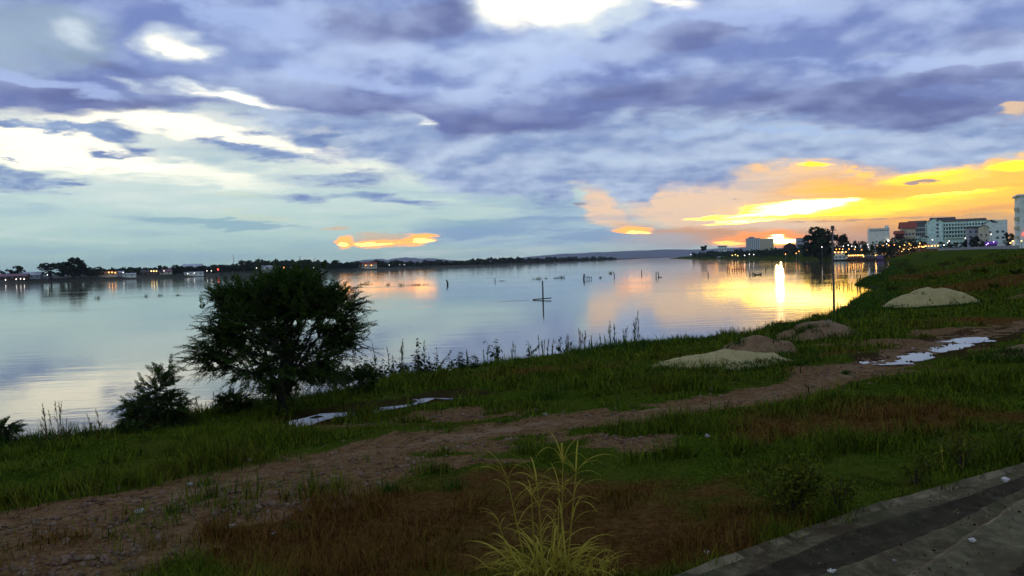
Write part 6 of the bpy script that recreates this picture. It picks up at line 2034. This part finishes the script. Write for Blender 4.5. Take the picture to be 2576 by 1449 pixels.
leafy_bush(1985, 1310, 1128, 215, 'leafy yellow green bush in the foreground left of the steps', 51, 2300, 0.065)
leafy_bush(2110, 1300, 1190, 120, 'low weedy bush between the leafy bush and the step edge', 52, 500, 0.050)
leafy_bush(2300, 1215, 1130, 150, 'weedy bush at the step edge right of the leafy bush', 53, 600, 0.055)
leafy_bush(2420, 1180, 1085, 150, 'dark weedy bush higher up along the step edge', 54, 600, 0.055)
leafy_bush(2545, 1140, 1050, 130, 'dark weedy bush at the right picture edge above the steps', 55, 500, 0.055)
reed(2420, 1190, 1105, 'thin upright weed stem over the dark weedy bush', 320, n=2, leaves=6, mat=M_YGRASS, name='weed_stem', cat='weed', group=None)
TF = [(520, 1225, 1185, 'dark grass tuft on the left part of the path'), (1380, 1005, 950, 'spiky grass tuft in the middle strip above the path'), (440, 1290, 1255, 'low dark tuft on the bare earth at the left'), (980, 1240, 1190, 'grass tuft on the reddish meadow left of the tall clump'), (1145, 1230, 1180, 'green tuft left of the tall clump behind the reddish patch'),
      (2130, 942, 925, 'dark tuft in the middle of the path near the sand heap'), (2440, 965, 950, 'pale dry tuft on the meadow right of the path'), (740, 1330, 1300, 'low tuft near the white litter on the left meadow'), (1640, 1075, 1050, 'tuft at the lower edge of the path behind the tall clump'), (2290, 690, 668, 'dark bush on the far slope below the hotel'), (2340, 705, 690, 'small dark bush on the far slope'), (2420, 660, 640, 'dark bush on the crest below the right wing of the hotel'), (2262, 676, 652, 'dark bush on the slope above the floating hut'), (2330, 652, 634, 'dark bush on the crest below the left wing of the hotel'), (2375, 672, 655, 'low bush on the slope below the hotel centre'), (2465, 690, 674, 'low bush in the middle of the far slope'),
      (2520, 665, 648, 'low bush on the slope below the white gabled house'), (2500, 726, 712, 'low bush above the far right end of the muddy path'), (2250, 735, 716, 'dark bush at the left foot of the far slope above the sand heap'), (2555, 692, 674, 'low bush on the far slope at the right picture edge')]
for i, (u, vb, vt, lab) in enumerate(TF):
    if i >= 9:
        leafy_bush(u, vb, vt, 46, lab, 60 + i, 260, 0.35, M_BUSH, 'slope_bush', 'bushes on the far slope'); continue
    g = ground_at(u, vb); H_ = (vb - vt) * g.y / F; n = 90
    base = np.stack([r_.normal(size=n) * H_ * 0.35, r_.normal(size=n) * H_ * 0.35, np.full(n, -0.02)], 1)
    me = blades('grass_tuft', base, H_ * r_.uniform(0.5, 1.2, n), np.full(n, max(0.008, g.y * 0.0009)), r_.uniform(0.2, 1.1, n), [M_DRYGRASS if 'pale' in lab else M_BANKGRASS], r_, 3)
    o = obj('grass_tuft', me, None, g); tag(o, lab, 'grass tuft', 'tufts on the meadow')

# ================================================================== litter and stones
M_LITTER = mat_plain('white_litter', (0.66, 0.60, 0.48), scale=8.0, var=0.3)
M_STONE = mat_plain('pale_stone', (0.34, 0.31, 0.26), scale=6.0, var=0.3)


def scrap(u, v, wpx, mat, label, seed, z=None, name='litter', cat='litter'):
    g = ground_at(u, v) if z is None else on_plane(u, v, z)
    k_ = g.y / F; w_ = wpx * k_ / 2 * 0.8
    r_ = np.random.default_rng(seed)
    b = MB(); b.ball((0, 0, w_ * 0.45), w_, 9, 6, (1, 0.8, 0.55))
    b.v = [tuple(Vector(p) * (1 + 0.22 * r_.normal())) for p in b.v]
    o = b.build(name, mat, None, g); tag(o, label, cat, 'litter on the ground' if mat is M_LITTER else 'stones on the ground')


SC_ = [(585, 1328, 20, M_LITTER, 'white crumpled litter on the left meadow', None), (352, 1293, 30, M_STONE, 'flat pale stone on the bare earth at the left', None), (478, 1222, 20, M_STONE, 'small pale stone at the edge of the left path', None), (690, 1345, 14, M_STONE, 'small stone right of the white litter on the left meadow', None), (1371, 1046, 16, M_STONE, 'reddish stone lying on the middle of the path', None),
       (1778, 1395, 16, M_LITTER, 'white scrap on the meadow just below the step edge', None), (2530, 1212, 24, M_LITTER, 'white crumpled bag on the upper right step', 1.36), (2446, 1363, 22, M_LITTER, 'white paper ball on the wide step', 1.60), (2092, 1441, 24, M_LITTER, 'white paper ball at the bottom picture edge on the step', 1.45), (2250, 1412, 12, M_STONE, 'small pale pebble between the two paper balls', 1.45),
       (1130, 933, 12, M_LITTER, 'white scrap in the leafy row at the water', None), (2086, 810, 14, M_STONE, 'pale stone on top of the heap below the pole', None), (2440, 956, 10, M_LITTER, 'small white scrap on the meadow right of the puddle', None), (1780, 1100, 16, M_STONE, 'dark stone on the grass behind the tall clump', None)]
for i, (u, v, w_, mt, lab, z) in enumerate(SC_):
    scrap(u, v, w_, mt, lab, 400 + i, z, 'litter' if mt is M_LITTER else 'stone', 'litter' if mt is M_LITTER else 'stone')
M_CLOD = mat_mottled('earth_clod', (0.09, 0.05, 0.028), (0.22, 0.15, 0.09), 5.0, 0.95, spec=0.0)
# clods of broken earth along the path: small and many, one object
n = 1500
Lp = resample([(x, y, 0) for x, y in PATH], 3000); k = r_.integers(0, 3000, n)
cxs, cys = Lp[k, 0] + r_.normal(size=n) * 0.8, Lp[k, 1] + r_.normal(size=n) * 0.8
m2 = 2600; bi = r_.integers(0, len(BARE_W), m2); BW = np.array(BARE_W)
bx2 = BW[bi, 0] + r_.normal(size=m2) * BW[bi, 2] * 0.6; by2 = BW[bi, 1] + r_.normal(size=m2) * BW[bi, 3] * 0.6
kb = cover(bx2, by2)[0] > 0.6
cxs = np.concatenate([cxs, bx2[kb]]); cys = np.concatenate([cys, by2[kb]]); n = len(cxs)
cz = height(cxs, cys)
V, Fq = [], []
oct_ = np.array([(1, 0, 0), (0, 1, 0), (-1, 0, 0), (0, -1, 0), (0, 0, 0.7), (0, 0, -0.5)])
of = np.array([(0, 1, 4), (1, 2, 4), (2, 3, 4), (3, 0, 4), (1, 0, 5), (2, 1, 5), (3, 2, 5), (0, 3, 5)])
sz = r_.uniform(0.02, 0.085, n) * r_.uniform(0.5, 1.2, n)
V = (np.stack([cxs, cys, cz], 1)[:, None, :] + oct_[None] * sz[:, None, None] * (1 + 0.5 * r_.normal(size=(n, 6, 3)) * 0.5)).reshape(-1, 3)
o = obj('earth_clods', np_mesh('earth_clods', V, (np.arange(n)[:, None, None] * 6 + of[None]).reshape(-1, 3), [M_CLOD])); tag(o, 'small clods of broken earth scattered on the dirt path', 'clods', kind='stuff')

# fallen leaves and grit on the steps: small and many, one object
n = 900
k = r_.integers(0, 5, n); j = r_.integers(11, 100, n); f = r_.uniform(0.05, 0.95, n) ** 1.3
LA = np.stack(lines[:6]); pa = LA[k, j] * (1 - f)[:, None] + LA[k + 1, j] * f[:, None]; pa[:, 2] = LA[k, j, 2] + 0.005
pa[:, :2] += r_.normal(size=(n, 2)) * 0.04
pa = pa[fbm(pa[:, 0] * 1.2, pa[:, 1] * 1.2, 3, 44) > 0.44]
o = obj('fallen_leaves', leaf_quads('fallen_leaves', pa, 0.05 * r_.uniform(0.4, 1.3, len(pa)), r_, [mat_leaf('dead_leaf', (0.03, 0.018, 0.006), (0.20, 0.13, 0.05), 0.1)], 0.6))
tag(o, 'dead leaves and grit lying on the steps', 'leaves', kind='stuff')
